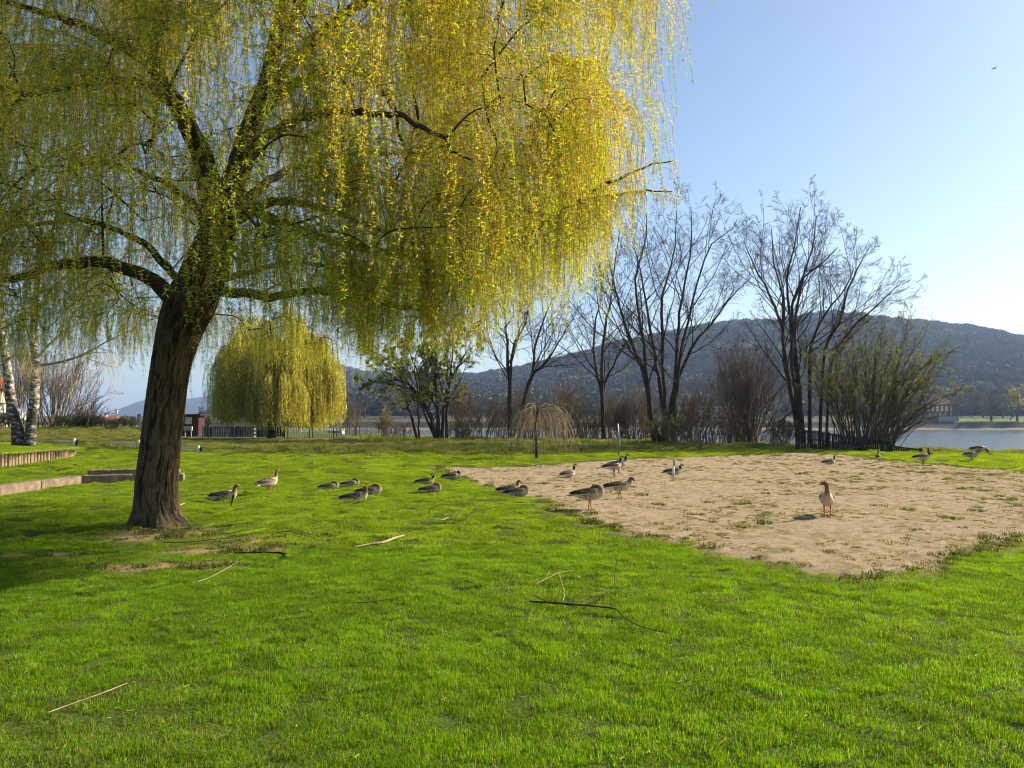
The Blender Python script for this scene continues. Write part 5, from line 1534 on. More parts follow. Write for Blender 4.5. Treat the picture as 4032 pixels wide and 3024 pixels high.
# wire mesh panels lying in the grass
def mesh_panel(label, px0, px1, py, hpx, d, tilt):
    a_, c_ = at(px0, py, d), at(px1, py, d - 0.4)
    L = math.hypot(c_[0] - a_[0], c_[1] - a_[1]); H = hpx * d / F
    z0 = float(ground_z(a_[0], a_[1])) + .08
    root = empty('mesh_panel', (a_[0], a_[1], z0), math.atan2(c_[1] - a_[1], c_[0] - a_[0]))
    n = int(L / 0.11)
    me = Geo().tube([[0, 0, 0], [H * 0.5 * tilt, 0.06, H]], [.011, .011], 5).mesh('upright', MAT_ZINC)
    for k in range(n):
        add('bar', me, root, (k * L / n, 0, 0))
    for h_ in (0.06, 0.5, 0.96):
        add('rail', Geo().tube([[H * .5 * tilt * h_, .06 * h_ - .012, H * h_], [L + H * .5 * tilt * h_, .06 * h_ - .012, H * h_]], [.013, .013], 5).mesh('rail', MAT_ZINC), root)
    add('end_post', Geo().box((L - .05, -.06, -.1), (L + .07, .05, H + .04)).mesh('end_post', MAT_WHITE), root)
    add('backing_board', Geo().box((L + .09, .02, -.1), (L + .22, .1, H * 0.85)).mesh('backing_board', MAT_DARKW), root)
    tag(root, label, 'mesh panel')
mesh_panel('low wire mesh panel with slanting white end post beside the birches', 165, 292, 1742, 26, 46.0, 1.0)
mesh_panel('wire mesh panel in the grass ending behind the willow trunk', 432, 546, 1776, 28, 45.5, 0.0)
mesh_panel('small wire mesh panel with white end post right of the willow trunk', 700, 780, 1790, 20, 43.5, 0.0)

# ------------------------------------------------------------------ fallen branches
MAT_DEAD = bark('dead_wood_pale', (0.22, 0.15, 0.09), (0.52, 0.40, 0.27), 0.3, 20.0, 0.3)
MAT_DSTICK = bark('dead_wood_dark', (0.018, 0.012, 0.008), (0.075, 0.050, 0.030), 0.3, 20.0, 0.3)
def fallen(label, parts, mats, name='fallen_branch', cat='branch'):
    """parts: lists of (px, py, height above ground, radius)"""
    o0 = ground(parts[0][0][0], parts[0][0][1])
    root = empty(name, o0)
    for q, mt, nm in zip(parts, mats, ['stem'] + ['twig'] * 40):
        P = []
        for a_, b_, h_, r_ in q:
            g_ = ground(a_, b_)
            # raised points: slide along the view ray to the wanted height
            d_ = ray(a_, b_); t_ = (h_ + 0.02 - CAM_H) / d_[2]
            P.append([d_[0] * t_ - o0[0], d_[1] * t_ - o0[1], h_ + 0.02, r_])
        P = crom(np.array(P), max(10, 5 * len(P)))
        V, Q = tubes(P[None, :, :3], np.maximum(P[None, :, 3], .0012), 6)
        add(nm, mesh_np('stick', V, Q, mt, True), root)
    tag(root, label, cat)
D_, P_ = MAT_DSTICK, MAT_DEAD
fallen('long dark fallen branch with upright side twig in the near grass', [
    [(2085, 2368, .03, .010), (2150, 2372, .03, .011), (2260, 2380, .035, .010), (2400, 2393, .03, .008), (2430, 2402, .03, .007)],
    [(2430, 2402, .03, .006), (2470, 2440, .02, .005), (2540, 2472, .02, .004), (2630, 2492, .01, .003)],
    [(2310, 2380, .035, .007), (2370, 2345, .05, .006), (2415, 2310, .07, .005), (2420, 2260, .12, .004), (2435, 2170, .22, .0025)],
    [(2216, 2368, .03, .005), (2222, 2335, .05, .004), (2210, 2290, .07, .004), (2200, 2250, .08, .003)],
    [(2155, 2370, .03, .005), (2120, 2352, .02, .004), (2100, 2342, .02, .003)],
    [(2320, 2350, .03, .004), (2370, 2350, .02, .003), (2380, 2356, .02, .003)],
    [(2220, 2380, .03, .005), (2250, 2385, .02, .004), (2275, 2392, .01, .003)]], [D_, D_, D_, P_, D_, D_, D_])
fallen('pale thin forked twig lying above the dark fallen branch', [
    [(2112, 2298, .01, .004), (2160, 2275, .03, .004), (2200, 2255, .03, .004), (2270, 2245, .02, .003)], [(2150, 2280, .02, .003), (2155, 2262, .03, .003), (2165, 2246, .04, .002)]], [P_, P_])
fallen('tangle of arched dark twigs on a pale broken branch near the sand', [
    [(1685, 2046, .05, .012), (1735, 2047, .05, .013), (1757, 2042, .05, .016), (1785, 2030, .05, .016), (1800, 2025, .05, .013)],
    [(1685, 2046, .04, .006), (1690, 2020, .10, .006), (1698, 2003, .15, .005), (1740, 1988, .17, .005), (1830, 1987, .12, .004)],
    [(1700, 2003, .14, .004), (1750, 1980, .18, .004), (1802, 1970, .18, .003)],
    [(1782, 2080, .02, .007), (1790, 2050, .09, .006), (1805, 2018, .18, .006), (1840, 1978, .26, .005), (1885, 1945, .30, .003)],
    [(1807, 2088, .02, .007), (1830, 2045, .12, .006), (1865, 2012, .20, .006), (1920, 1982, .24, .004), (2000, 1966, .2, .003)],
    [(1825, 2052, .1, .004), (1880, 2010, .17, .004), (1965, 1998, .14, .003)],
    [(1752, 2076, .01, .007), (1778, 2061, .03, .007), (1800, 2065, .03, .006), (1815, 2082, .01, .005)],
    [(1757, 2043, .05, .006), (1770, 2066, .02, .006), (1772, 2078, .01, .005), (1795, 2090, .01, .004)],
    [(1830, 2053, .06, .004), (1870, 2060, .03, .003), (1910, 2073, .01, .003)],
    [(1885, 2098, .01, .006), (1910, 2085, .03, .005), (1960, 2078, .03, .005), (2030, 2083, .02, .003)]], [P_, D_, D_, D_, D_, D_, D_, D_, D_, D_])
fallen('pale dead branch lying along the grass between trunk and sand', [
    [(1398, 2153, .01, .012), (1450, 2144, .02, .016), (1510, 2135, .03, .020), (1550, 2120, .03, .022), (1590, 2108, .03, .020)], [(1480, 2140, .02, .008), (1530, 2150, .02, .006), (1560, 2150, .01, .004)]], [P_, P_])
fallen('dark straight stick lying in the worn grass before the trunk', [[(922, 2177, .02, .014), (1000, 2175, .02, .015), (1090, 2176, .02, .016), (1118, 2182, .02, .020)], [(1110, 2180, .02, .01), (1122, 2190, .02, .012), (1118, 2192, .02, .008)]], [D_, D_])
fallen('dark stake leaning in front of the goose nearest the trunk', [[(909, 1995, .0, .012), (913, 1975, .12, .020), (920, 1948, .28, .022)]], [D_], 'leaning_stake', 'stake')
fallen('thin arched twig over the worn ground near the trunk', [[(1050, 2125, .01, .005), (1085, 2100, .06, .005), (1130, 2092, .09, .005), (1190, 2105, .06, .004), (1250, 2125, .01, .003)]], [D_])
fallen('long dark twig lying across the worn earth patch', [[(640, 2136, .01, .006), (740, 2134, .02, .007), (860, 2122, .03, .006), (905, 2120, .03, .005)]], [D_])
fallen('pale twig slanting through the near grass at the lower left', [[(190, 2805, .01, .004), (300, 2765, .02, .004), (400, 2730, .03, .004), (500, 2690, .03, .003)]], [P_])
fallen('straw-coloured twig below the worn earth patch', [[(780, 2290, .01, .004), (850, 2262, .02, .004), (940, 2210, .03, .003)]], [P_])
fallen('short pale stick by the foot of the willow trunk', [[(700, 1992, .02, .014), (728, 1981, .03, .012)]], [P_])
fallen('thin dark twig in the grass left of the near fallen branch', [[(1345, 2375, .01, .004), (1430, 2372, .02, .004), (1530, 2360, .02, .003), (1590, 2345, .01, .002)]], [D_])

# straws, shed catkins and feathers on the lawn (uncountable litter)
r = np.random.default_rng(97)
n = 800
y = 3.4 + 22 * r.uniform(size=n) ** 1.3; x = r.uniform(-1, 1, n) * (0.70 * y + 1)
k = sand_sd(x, y) < -0.3; x, y = x[k], y[k]; n = len(x)
az = r.uniform(0, 6.28, n); L = r.uniform(.02, .055, n) * np.where(r.uniform(size=n) < .07, 3.0, 1)
c0 = np.stack([x, y, 0.035 + .015 * r.uniform(size=n)], -1); u = np.stack([np.cos(az), np.sin(az), .12 * r.normal(size=n)], -1)
P = np.stack([c0 - u * L[:, None] * .5, c0 + .1 * L[:, None] * r.normal(size=(n, 3)) * [1, 1, .2] , c0 + u * L[:, None] * .5], 1)
P[..., 2] = np.maximum(P[..., 2], .02)
V, Q = tubes(P, np.repeat(r.uniform(.0018, .0036, n)[:, None], 3, 1), 3)
tag(add('straw_litter', mesh_np('straw_litter', V, Q, plain('straw', (0.34, 0.26, 0.07), 0.8, 0.4, 2.0))), 'dry straws and shed catkins strewn over the lawn', 'litter', kind='stuff')
MAT_FLUFF = plain('feather_white', (0.62, 0.58, 0.50), 0.8, 0.1, 20.0)
for k, (px, py, lab) in enumerate([(2283, 2274, 'white feather by the forked pale twig'), (2544, 2213, 'white feather in the grass below the sand edge'), (2690, 2224, 'white feather nearest the sand edge'), (2774, 2245, 'white feather right of the other lawn feathers'),
                                   (3281, 2717, 'white feather in the lower right grass'), (1195, 2404, 'pale dry leaf in the grass below the trunk'), (3946, 2954, 'pale dry leaf in the bottom right corner')]):
    b = ground(px, py, 0.045)
    root = empty('feather' if 'feather' in lab else 'dry_leaf', b, r.uniform(0, 6))
    root.scale = (.6, .6, .6)
    t_ = np.linspace(0, 1, 7)[:, None]
    ctr_ = np.hstack([t_ * .09, .012 * np.sin(t_ * 3), .02 * np.sin(t_ * 3)]); wv = .016 * np.sin(np.pi * np.clip(t_ * .9 + .08, 0, 1))
    V = np.vstack([ctr_ + np.hstack([0 * t_, wv, .01 + 0 * t_]), ctr_, ctr_ + np.hstack([0 * t_, -wv, .01 + 0 * t_])])
    ii = np.arange(6)
    Q = np.vstack([np.stack([ii, ii + 1, ii + 8, ii + 7], -1), np.stack([ii + 7, ii + 8, ii + 15, ii + 14], -1)])
    add('vane', mesh_np('vane', V, Q, MAT_FLUFF if 'feather' in lab else MAT_DEAD, True), root)
    add('shaft', Geo().tube([[-.02, 0, .001], [.05, .012, .021]], [.0012, .0008], 4).mesh('shaft', MAT_FLUFF), root)
    tag(root, lab, 'feather' if 'feather' in lab else 'leaf')
for px, py, lab in [(1005, 1793, 'pale plank lying at the verge below the round willow'), (1224, 1797, 'small pale board at the verge right of the round willow'), (1421, 1792, 'flat pale board at the verge near the olive tree')]:
    b = ground(px, py); b[2] = float(ground_z(b[0], b[1])) + .02
    root = empty('plank', b, 0.35)
    add('board', Geo().box((-.35, -.09, 0), (.35, .09, .06)).mesh('plank_board', MAT_DEAD), root)
    add('batten', Geo().box((-.30, -.12, .061), (-.22, .12, .09)).mesh('batten', MAT_DEAD), root)
    tag(root, lab, 'plank')
# ------------------------------------------------------------------ fences
def panel_fence():
    """temporary fence: panels of upright bars between paired posts"""
    xs = [795, 831, 930, 1032, 1130, 1228, 1322, 1412, 1500]
    y0, y1 = 69.0, 72.0
    P = [at(px, 1731, np.interp(px, [795, 1500], [y0, y1])) for px in xs]
    root = empty('metal_fence', (P[0][0], P[0][1], 0))
    bar = Geo().tube([[0, 0, .12], [0, 0, 1.22]], [.019, .019], 4).mesh('bar', MAT_GREENM)
    pst = Geo().box((-.035, -.035, -.05), (.035, .035, 1.32)).mesh('post', MAT_GREENM)
    for k in range(len(P) - 1):
        a_, c_ = P[k], P[k + 1]
        d_ = (c_ - a_)[:2]; L = np.linalg.norm(d_); u = d_ / L; rz = math.atan2(u[1], u[0])
        for q in (a_[:2] + u * .06, c_[:2] - u * .2):
            add('post', pst, root, (q[0] - P[0][0], q[1] - P[0][1], 0), rz)
        for h_ in (.13, 1.21):
            o = add('rail', Geo().tube([[.06, -.03, h_], [L - .2, -.03, h_]], [.02, .02], 5).mesh('rail', MAT_GREENM), root, (a_[0] - P[0][0], a_[1] - P[0][1], 0), rz)
        nb = int((L - .3) / .135)
        for j in range(nb):
            q = a_[:2] + u * (.15 + j * (L - .4) / max(nb - 1, 1))
            add('bar', bar, root, (q[0] - P[0][0], q[1] - P[0][1], 0), rz)
    tag(root, 'dark metal bar fence with paired posts before the round willow', 'fence')
panel_fence()

def wood_fence():
    """board fence that runs along the bank and down to the water"""
    top = [(3138, 1688), (3262, 1703), (3400, 1722), (3500, 1740)]
    ds = [47.5, 47.0, 46.0, 45.0]
    A = np.array([at(a_, b_, d_) for (a_, b_), d_ in zip(top, ds)])
    root = empty('wooden_fence', (A[0][0], A[0][1], 0))
    o0 = np.array([A[0][0], A[0][1], 0])
    r = np.random.default_rng(66)
    L = np.concatenate([[0], np.cumsum(np.linalg.norm(np.diff(A[:, :2], axis=0), axis=1))])
    n = int(L[-1] / 0.115)
    slats = [Geo().box((-.043, -.011, -1), (.043, .011, 0)).mesh('slat', MAT_DARKW)]
    for k in range(n):
        s_ = (k + .5) / n * L[-1]
        q = np.array([np.interp(s_, L, A[:, j]) for j in range(3)])
        o = add('slat', slats[0], root, q - o0 + [r.normal() * .01, 0, r.normal() * .015], -0.1 + r.normal() * .03)
        o.scale = (1, 1, q[2] + 0.25)
        o.rotation_euler[1] = r.normal() * .02
    for (a_, b_) in zip(A[:-1], A[1:]):
        for off in (-.12, -.55):
            P = np.array([a_, b_]) - o0 + [0, .045, off]
            P[:, 2] = np.maximum(P[:, 2], .05)
            add('rail', Geo().tube(P, [.04, .04], 4).mesh('rail', MAT_DARKW), root)
    for q in A:
        add('post', Geo().box((-.07, .02, -.4), (.07, .15, q[2] + .05)).mesh('post', MAT_DARKW), root, (q - o0) * [1, 1, 0])
    tag(root, 'dark weathered board fence below the budding willow bush', 'fence')
    # low rail fence going on down the bank
    top = [(3508, 1753), (3560, 1761), (3625, 1768)]; ds = [44.6, 44.0, 43.2]
    A = np.array([at(a_, b_, d_) for (a_, b_), d_ in zip(top, ds)])
    root = empty('picket_fence', (A[0][0], A[0][1], 0)); o0 = np.array([A[0][0], A[0][1], 0])
    L = np.concatenate([[0], np.cumsum(np.linalg.norm(np.diff(A[:, :2], axis=0), axis=1))]); n = 13
    for k in range(n):
        s_ = (k + .5) / n * L[-1]; q = np.array([np.interp(s_, L, A[:, j]) for j in range(3)])
        o = add('picket', slats[0], root, q - o0, -.1); o.scale = (1, 1, q[2] + .45)
    add('rail', Geo().tube(A - o0 + [0, -.02, -.03], [.035] * 3, 4).mesh('rail', MAT_DARKW), root)
    for q in (A[0], A[-1]):
        add('post', Geo().box((-.06, -.08, -.5), (.06, .04, q[2] + .04)).mesh('post', MAT_DARKW), root, (q - o0) * [1, 1, 0])
    tag(root, 'low dark picket fence running down to the water', 'fence')
wood_fence()

# ------------------------------------------------------------------ landing place behind the fence, left
MAT_MAROON = plain('maroon_boards', (0.055, 0.014, 0.012), 0.7, 0.25, 5.0, 0.2)
MAT_GREY = plain('grey_box', (0.30, 0.32, 0.33), 0.5, 0.15, 6.0)
MAT_CREAM = plain('cream_render', (0.66, 0.58, 0.44), 0.9, 0.1, 2.0)
MAT_MINT = plain('mint_trim', (0.36, 0.58, 0.45), 0.7, 0.1, 3.0)
MAT_ORROOF = plain('orange_roof_tiles', (0.36, 0.10, 0.04), 0.8, 0.25, 5.0, 0.3)
MAT_GLASS = NT('window_glass')
p = MAT_GLASS.n('ShaderNodeBsdfPrincipled', Base_Color=(0.05, 0.06, 0.075), Roughness=0.06)
MAT_GLASS = MAT_GLASS.done(p.outputs[0])
MAT_BLUE = plain('blue_cloth', (0.05, 0.20, 0.62), 0.8, 0.15, 4.0)

def kiosk():
    d = 76.0; s_ = d / F
    a_, c_ = at(703, 1731, d), at(778, 1731, d)
    root = empty('ticket_kiosk', (a_[0], d, 0))
    W_ = c_[0] - a_[0]; H = 88 * s_
    zt = H; D = 1.7
    w0, w1, h0, h1 = .34 * W_, .66 * W_, 1.42, 2.02
    g = Geo()
    g.box((0, 0, -.1), (w0, .08, zt)); g.box((w1, 0, -.1), (W_, .08, zt)); g.box((w0, .003, -.1), (w1, .083, h0)); g.box((w0, .003, h1), (w1, .083, zt))
    g.box((0, .085, -.1), (.08, D, zt - .004)); g.box((W_ - .08, .085, -.1), (W_, D, zt - .004))
    g2 = Geo(); g2.box((.085, D, -.1), (w0, D + .08, zt)); g2.box((w1, D, -.1), (W_ - .085, D + .08, zt)); g2.box((w0, D + .003, -.1), (w1, D + .083, h0)); g2.box((w0, D + .003, h1), (w1, D + .083, zt))
    add('wall', g.mesh('kiosk_wall', MAT_MAROON), root)
    add('back_wall', g2.mesh('kiosk_back_wall', MAT_MAROON), root)
    add('roof', Geo().box((-.25, -.35, zt + .003), (W_ + .35, D + .3, zt + .14)).mesh('kiosk_roof', MAT_MAROON), root)
    f = Geo()
    for lo, hi in (((w0 - .03, -.03, h0 - .05), (w1 + .03, -.002, h0 - .001)), ((w0 - .03, -.03, h1 + .001), (w1 + .03, -.002, h1 + .05)), ((w0 - .04, -.03, h0), (w0 - .001, -.002, h1)), ((w1 + .001, -.03, h0), (w1 + .04, -.002, h1))):
        f.box(lo, hi)
    add('window_frame', f.mesh('window_frame', MAT_WHITE), root)
    add('pane', Geo().box((w0 + .002, .03, h0 + .002), (w1 - .002, .05, h1 - .002)).mesh('pane', plain('pale_pane', (.55, .60, .66), .25, .1, 3.0)), root)  # pale colour stands in for bright sky reflected in the window glass
    add('drain_pipe', Geo().tube([[W_ + .06, -.03, -.1], [W_ + .06, -.03, zt]], [.03, .03], 6).mesh('drain_pipe', MAT_DARKW), root)
    tag(root, 'small maroon kiosk with flat roof and pale window', 'kiosk')
    b = at(722, 1731, 73.5)
    rb = empty('control_box', (b[0], 73.5, 0))
    add('cabinet', Geo().box((0, 0, .78), (.78, .28, 1.18)).mesh('cabinet', MAT_GREY), rb)
    for x_ in (.08, .66):
        add('leg', Geo().box((x_, .08, -.05), (x_ + .06, .16, .778)).mesh('leg', MAT_GREY), rb)
    add('slot', Geo().box((.40, -.012, .88), (.45, -.001, 1.08)).mesh('slot', MAT_DARKW), rb)
    tag(rb, 'grey cabinet on legs in front of the maroon kiosk', 'cabinet')
kiosk()
def striped_pole(label, px, d, h):
    b = at(px, 1731, d)
    root = empty('striped_pole', (b[0], d, 0))
    n = 9
    for k in range(n):
        z0, z1 = h * k / n, h * (k + 1) / n
        m_ = MAT_WHITE if k % 2 else MAT_DARKW
        P = [[0, 0, z0 + .001], [0, 0, z1 - .001]]
        add('band', Geo().tube(P, [.115, .115], 12).mesh('band', m_, False), root)
    add('cap', Geo().tube([[0, 0, h], [0, 0, h + .05]], [.12, .08], 12).mesh('cap', MAT_DARKW), root)
    tag(root, label, 'pole')
striped_pole('black and white banded mooring pole under the round willow', 1000, 71.5, 1.55)
striped_pole('black and white banded pole between trunk and kiosk', 703, 72.5, 2.0)

def low_wall():
    d = 75
    a_, c_ = at(800, 1735, d), at(1120, 1735, d)
    root = empty('dark_wall', (a_[0], d, 0))
    W_ = c_[0] - a_[0]
    n = 16
    pl = Geo().box((.01, 0, -.1), (W_ / n - .01, .08, 1.05)).mesh('plank', MAT_DARKW)
    for k in range(n):
        add('plank', pl, root, (k * W_ / n, 0, 0))
    add('top_rail', Geo().box((0, -.03, 1.052), (W_, .12, 1.12)).mesh('top_rail', MAT_DARKW), root)
    tag(root, 'low dark plank wall behind the fence under the round willow', 'wall')
low_wall()
shrub('conifer', 'dark clipped conifer beside the maroon kiosk', 800, 82, 2.9, 0.8, 26, 301, MAT_OLIVE, None, 0, (6000, 0.10, [(0.05, 0.05, 0.02), (0.075, 0.06, 0.022), (0.035, 0.045, 0.02)], 1, 1), None, 0.03, 'conifer', 0.5)
for k, (px, d, h, w) in enumerate([(405, 74, .1, 1.2), (455, 76, 0.0, 1.1), (505, 74, .25, 1.2)]):
    shrub('hedge_bush', ['dark hedge bush under the orange roof', 'dark hedge bush at the foot of the lamp post', 'dark green hedge bush by the blue banner'][k], px, d, h + .9, w, 26, 310 + k, MAT_TWIG, None, 0, (2600, 0.09, [(0.05, 0.07, 0.025), (0.04, 0.055, 0.02)], 1, 1), None, .02, tight=.9)
def bench():
    b = at(888, 1728, 74); root = empty('park_bench', (b[0], 72.6, 0))
    for k, (z_, y_) in enumerate([(.42, .0), (.42, .16), (.62, .30), (.78, .33)]):
        add('slat', Geo().box((-.75, y_, z_), (.75, y_ + .12 if k < 2 else y_ + .03, z_ + (.03 if k < 2 else .11))).mesh('slat', MAT_GREENM), root)
    for x_ in (-.6, .6):
        add('leg', Geo().box((x_ - .03, .02, -.1), (x_ + .03, .29, .418)).mesh('leg', MAT_DARKW), root)
        add('back_support', Geo().box((x_ - .025, .335, -.1), (x_ + .025, .37, .9)).mesh('back_support', MAT_DARKW), root)
    tag(root, 'green slatted bench behind the metal fence', 'bench')
bench()

def lamp(label, px, pt, d):
    b = at(px, 1700, d); t = at(px, pt, d)
    z0 = float(ground_z(b[0], b[1])); root = empty('lamp_post', (b[0], d, z0)); h = t[2] - z0
    add('pole', Geo().tube([[0, 0, -.2], [0, 0, .6], [0, 0, .65], [0, 0, h - .55]], [.09, .085, .06, .045], 10).mesh('pole', MAT_GREENM, True), root)
    add('lantern', Geo().tube([[0, 0, h - .55], [0, 0, h - .50], [0, 0, h - .12]], [.08, .13, .20], 8).mesh('lantern', MAT_WHITE), root)
    add('lantern_cap', Geo().tube([[0, 0, h - .119], [0, 0, h - .06], [0, 0, h]], [.24, .16, .02], 8).mesh('lantern_cap', MAT_GREENM), root)
    tag(root, label, 'street lamp')
lamp('dark lamp post with white lantern right of the orange roof', 457, 1610, 84)
lamp('slender lamp post in front of the orange roof', 415, 1628, 84)
def banner():
    d = 86; b = at(537, 1690, d)
    z0 = float(ground_z(b[0], b[1])); root = empty('banner', (b[0], d, z0))
    add('pole', Geo().tube([[0, 0, -.2], [0, 0, at(540, 1628, d)[2] - z0 + .2]], [.035, .03], 8).mesh('pole', MAT_WHITE), root)
    n = 12; zz = np.linspace(.9, at(540, 1630, d)[2] - z0, n); V = []
    for z_ in zz:
        for x_ in (.04, .25, .46):
            V.append([x_, .06 * math.sin(z_ * 3 + x_ * 6), z_])
    V = np.array(V); V = np.vstack([V, V + [0, .012, 0]])
    ii = (np.arange(n - 1)[:, None] * 3 + np.arange(2)[None]).ravel()
    Q = np.stack([ii, ii + 1, ii + 4, ii + 3], -1)
    add('cloth', mesh_np('cloth', V, np.vstack([Q, (Q + n * 3)[:, ::-1]]), MAT_BLUE, True), root)
    tag(root, 'tall blue banner on a white pole left of the willow trunk', 'banner')
banner()

def gable_house(name, label, px0, px1, pyb, pyt, d, depth, wall, roof, roof_h, wins, z0=None, hip=True, cat='house'):
    a_, c_ = at(px0, pyb, d), at(px1, pyb, d)
    zb = a_[2] if z0 is None else z0
    W_ = c_[0] - a_[0]; H = at(px0, pyt, d)[2] - zb
    root = empty(name, (a_[0], d, zb))
    add('wall', Geo().box((0, 0, -1.5), (W_, depth, H)).mesh('wall', wall), root)
    o_ = .35
    if roof_h > 0:
        V = np.array([[-o_, -o_, H + .004], [W_ + o_, -o_, H + .004], [W_ + o_, depth + o_, H + .004], [-o_, depth + o_, H + .004], [W_ * (.22 if hip else 0), depth / 2, H + roof_h], [W_ * (.78 if hip else 1), depth / 2, H + roof_h]])
        if not hip: V[4, 0], V[5, 0] = -o_, W_ + o_
        add('roof', mesh_np('roof', V, [np.array([[0, 1, 5, 4], [2, 3, 4, 5], [3, 2, 1, 0]]), np.array([[1, 2, 5], [3, 0, 4]])], roof), root)
    else:
        add('roof', Geo().box((-.2, -.2, H + .003), (W_ + .2, depth + .2, H + .25)).mesh('roof', roof), root)
    for (u0, u1, v0, v1) in wins:
        w_ = add('window', Geo().box((u0 * W_, -.05, v0 * H), (u1 * W_, -.003, v1 * H)).mesh('window', MAT_WHITE), root)
        add('pane', Geo().box((u0 * W_ + .08, -.07, v0 * H + .08), (u1 * W_ - .08, -.053, v1 * H - .08)).mesh('pane', MAT_GLASS), w_)
    tag(root, label, cat)
    return root, W_, H
gable_house('boathouse', 'low building with bright orange tiled roof beyond the hedge', 378, 428, 1700, 1668, 105, 3.4, MAT_CREAM, MAT_ORROOF, 1.1, [(.55, .8, .2, .8)], None, False, 'building')

def balcony_house():
    d = 72
    root, W_, H = gable_house('balcony_house', 'cream house with mint green balcony at the left picture edge', -330, -62, 1760, 1530, d, 4.2, MAT_CREAM, MAT_ORROOF, 2.2, [(.72, .82, .62, .82), (.45, .58, .62, .82), (.74, .86, .15, .38)])
    zb = at(0, 1651, d)[2] - root.location.z
    x1 = at(118, 1651, d)[0] - root.location.x
    slab = add('balcony', Geo().box((W_ * .2, -2.2, zb - .02), (x1, -.01, zb + .62)).mesh('balcony_slab', MAT_MINT), root)
    prof = np.array([[0, .07], [.08, .07], [.12, .045], [.3, .085], [.52, .045], [.64, .05], [.72, .07], [.8, .07]])
    V, Q = tubes(np.stack([0 * prof[:, 0], 0 * prof[:, 0], prof[:, 0]], -1)[None], prof[None, :, 1], 8)
    bal = mesh_np('baluster', V, Q, MAT_WHITE, True)
    n = int((x1 - W_ * .2) / .24)
    for k in range(n):
        add('baluster', bal, slab, (W_ * .2 + .1 + k * .24, -2.08, zb + .621))
    add('handrail', Geo().box((W_ * .2, -2.2, zb + 1.423), (x1, -1.95, zb + 1.53)).mesh('handrail', MAT_WHITE), slab)
    for x_ in (W_ * .2 + .2, x1 - .3):
        add('column', Geo().box((x_ - .12, -2.1, -1.2), (x_ + .12, -1.86, zb - .022)).mesh('column', MAT_CREAM), root)
balcony_house()

# ------------------------------------------------------------------ buildings and boat across the river
MAT_FARW = plain('far_white_wall', (0.50, 0.50, 0.50), 0.9, 0.1, 0.3)
MAT_FARR = plain('far_dark_roof', (0.075, 0.06, 0.055), 0.9, 0.2, 0.5)
MAT_BRICK = plain('red_brown_facade', (0.13, 0.085, 0.065), 0.9, 0.15, 0.6)
MAT_YEL = plain('pale_yellow_panels', (0.75, 0.66, 0.42), 0.8, 0.1, 0.6)
def block(name, label, px0, px1, pyb, pyt, d, depth, wall, rows, cols, roofm, rh=0.0):
    w = []
    for a_ in range(rows):
        for b_ in range(cols):
            w.append(((b_ + .2) / cols, (b_ + .8) / cols, (a_ + .28) / rows, (a_ + .82) / rows))
    return gable_house(name, label, px0, px1, pyb, pyt, d, depth, wall, roofm, rh, w, None, True, 'building')
rt, W_, H = block('white_apartment_block', 'white modern block with balconies behind the bare shrubs across the river', 2738, 2862, 1656, 1600, 352, 14, MAT_FARW, 3, 6, MAT_FARR)
for k in range(3):
    add('balcony', Geo().box((-8.5, -2.0, H * k / 3 + .2), (-.01, 6, H * k / 3 + .45)).mesh('balcony', MAT_FARW), rt)
    add('balcony_rail', Geo().box((-8.5, -2.1, H * k / 3 + .9), (-.01, -1.98, H * k / 3 + 1.2)).mesh('balcony_rail', MAT_FARW), rt)
for x_ in (-8.4, -4.4):
    add('column', Geo().box((x_, -1.97, 0), (x_ + .35, -1.6, H)).mesh('column', MAT_FARW), rt)
block('grey_flat_block', 'grey flat-roofed block beside the white apartment block across the river', 2878, 2950, 1656, 1612, 358, 12, plain('far_grey_wall', (0.25, 0.25, 0.25), .9, .1, .3), 2, 4, MAT_FARR)
block('white_tower_house', 'tall narrow white house seen through the brown stems across the river', 2972, 3024, 1650, 1560, 362, 9, MAT_FARW, 5, 3, MAT_FARR, 3.0)
block('white_cottage', 'small white cottage right of the tall white house across the river', 3022, 3050, 1655, 1632, 350, 6, MAT_FARW, 1, 2, MAT_FARR, 1.6)
block('pale_villa', 'pale house low in the haze left of the olive tree', 1452, 1500, 1672, 1652, 420, 10, MAT_FARW, 2, 4, MAT_FARR, 2.0)
block('pale_villa', 'second pale house low in the haze beside the olive tree', 1534, 1562, 1680, 1664, 400, 9, MAT_FARW, 1, 3, MAT_FARR, 2.0)
rt, W_, H = gable_house('promenade_building', 'red-brown building with row of pale yellow panels on the far promenade', 3644, 3760, 1640, 1592, 345, 12, MAT_BRICK, plain('rust_roof', (0.10, 0.06, 0.048), .9, .2, .6), 4.5, [], None, True, 'building')
for k in range(6):
    add('window', Geo().box((W_ * (.06 + .155 * k), -.12, H * .42), (W_ * (.06 + .155 * k) + 1.05, -.004, H * .88)).mesh('window', MAT_YEL), rt)
for k in range(5):
    add('column', Geo().box((W_ * (.12 + .18 * k), -.5, -1), (W_ * (.12 + .18 * k) + .25, -.2, H * .36)).mesh('column', MAT_WHITE), rt)
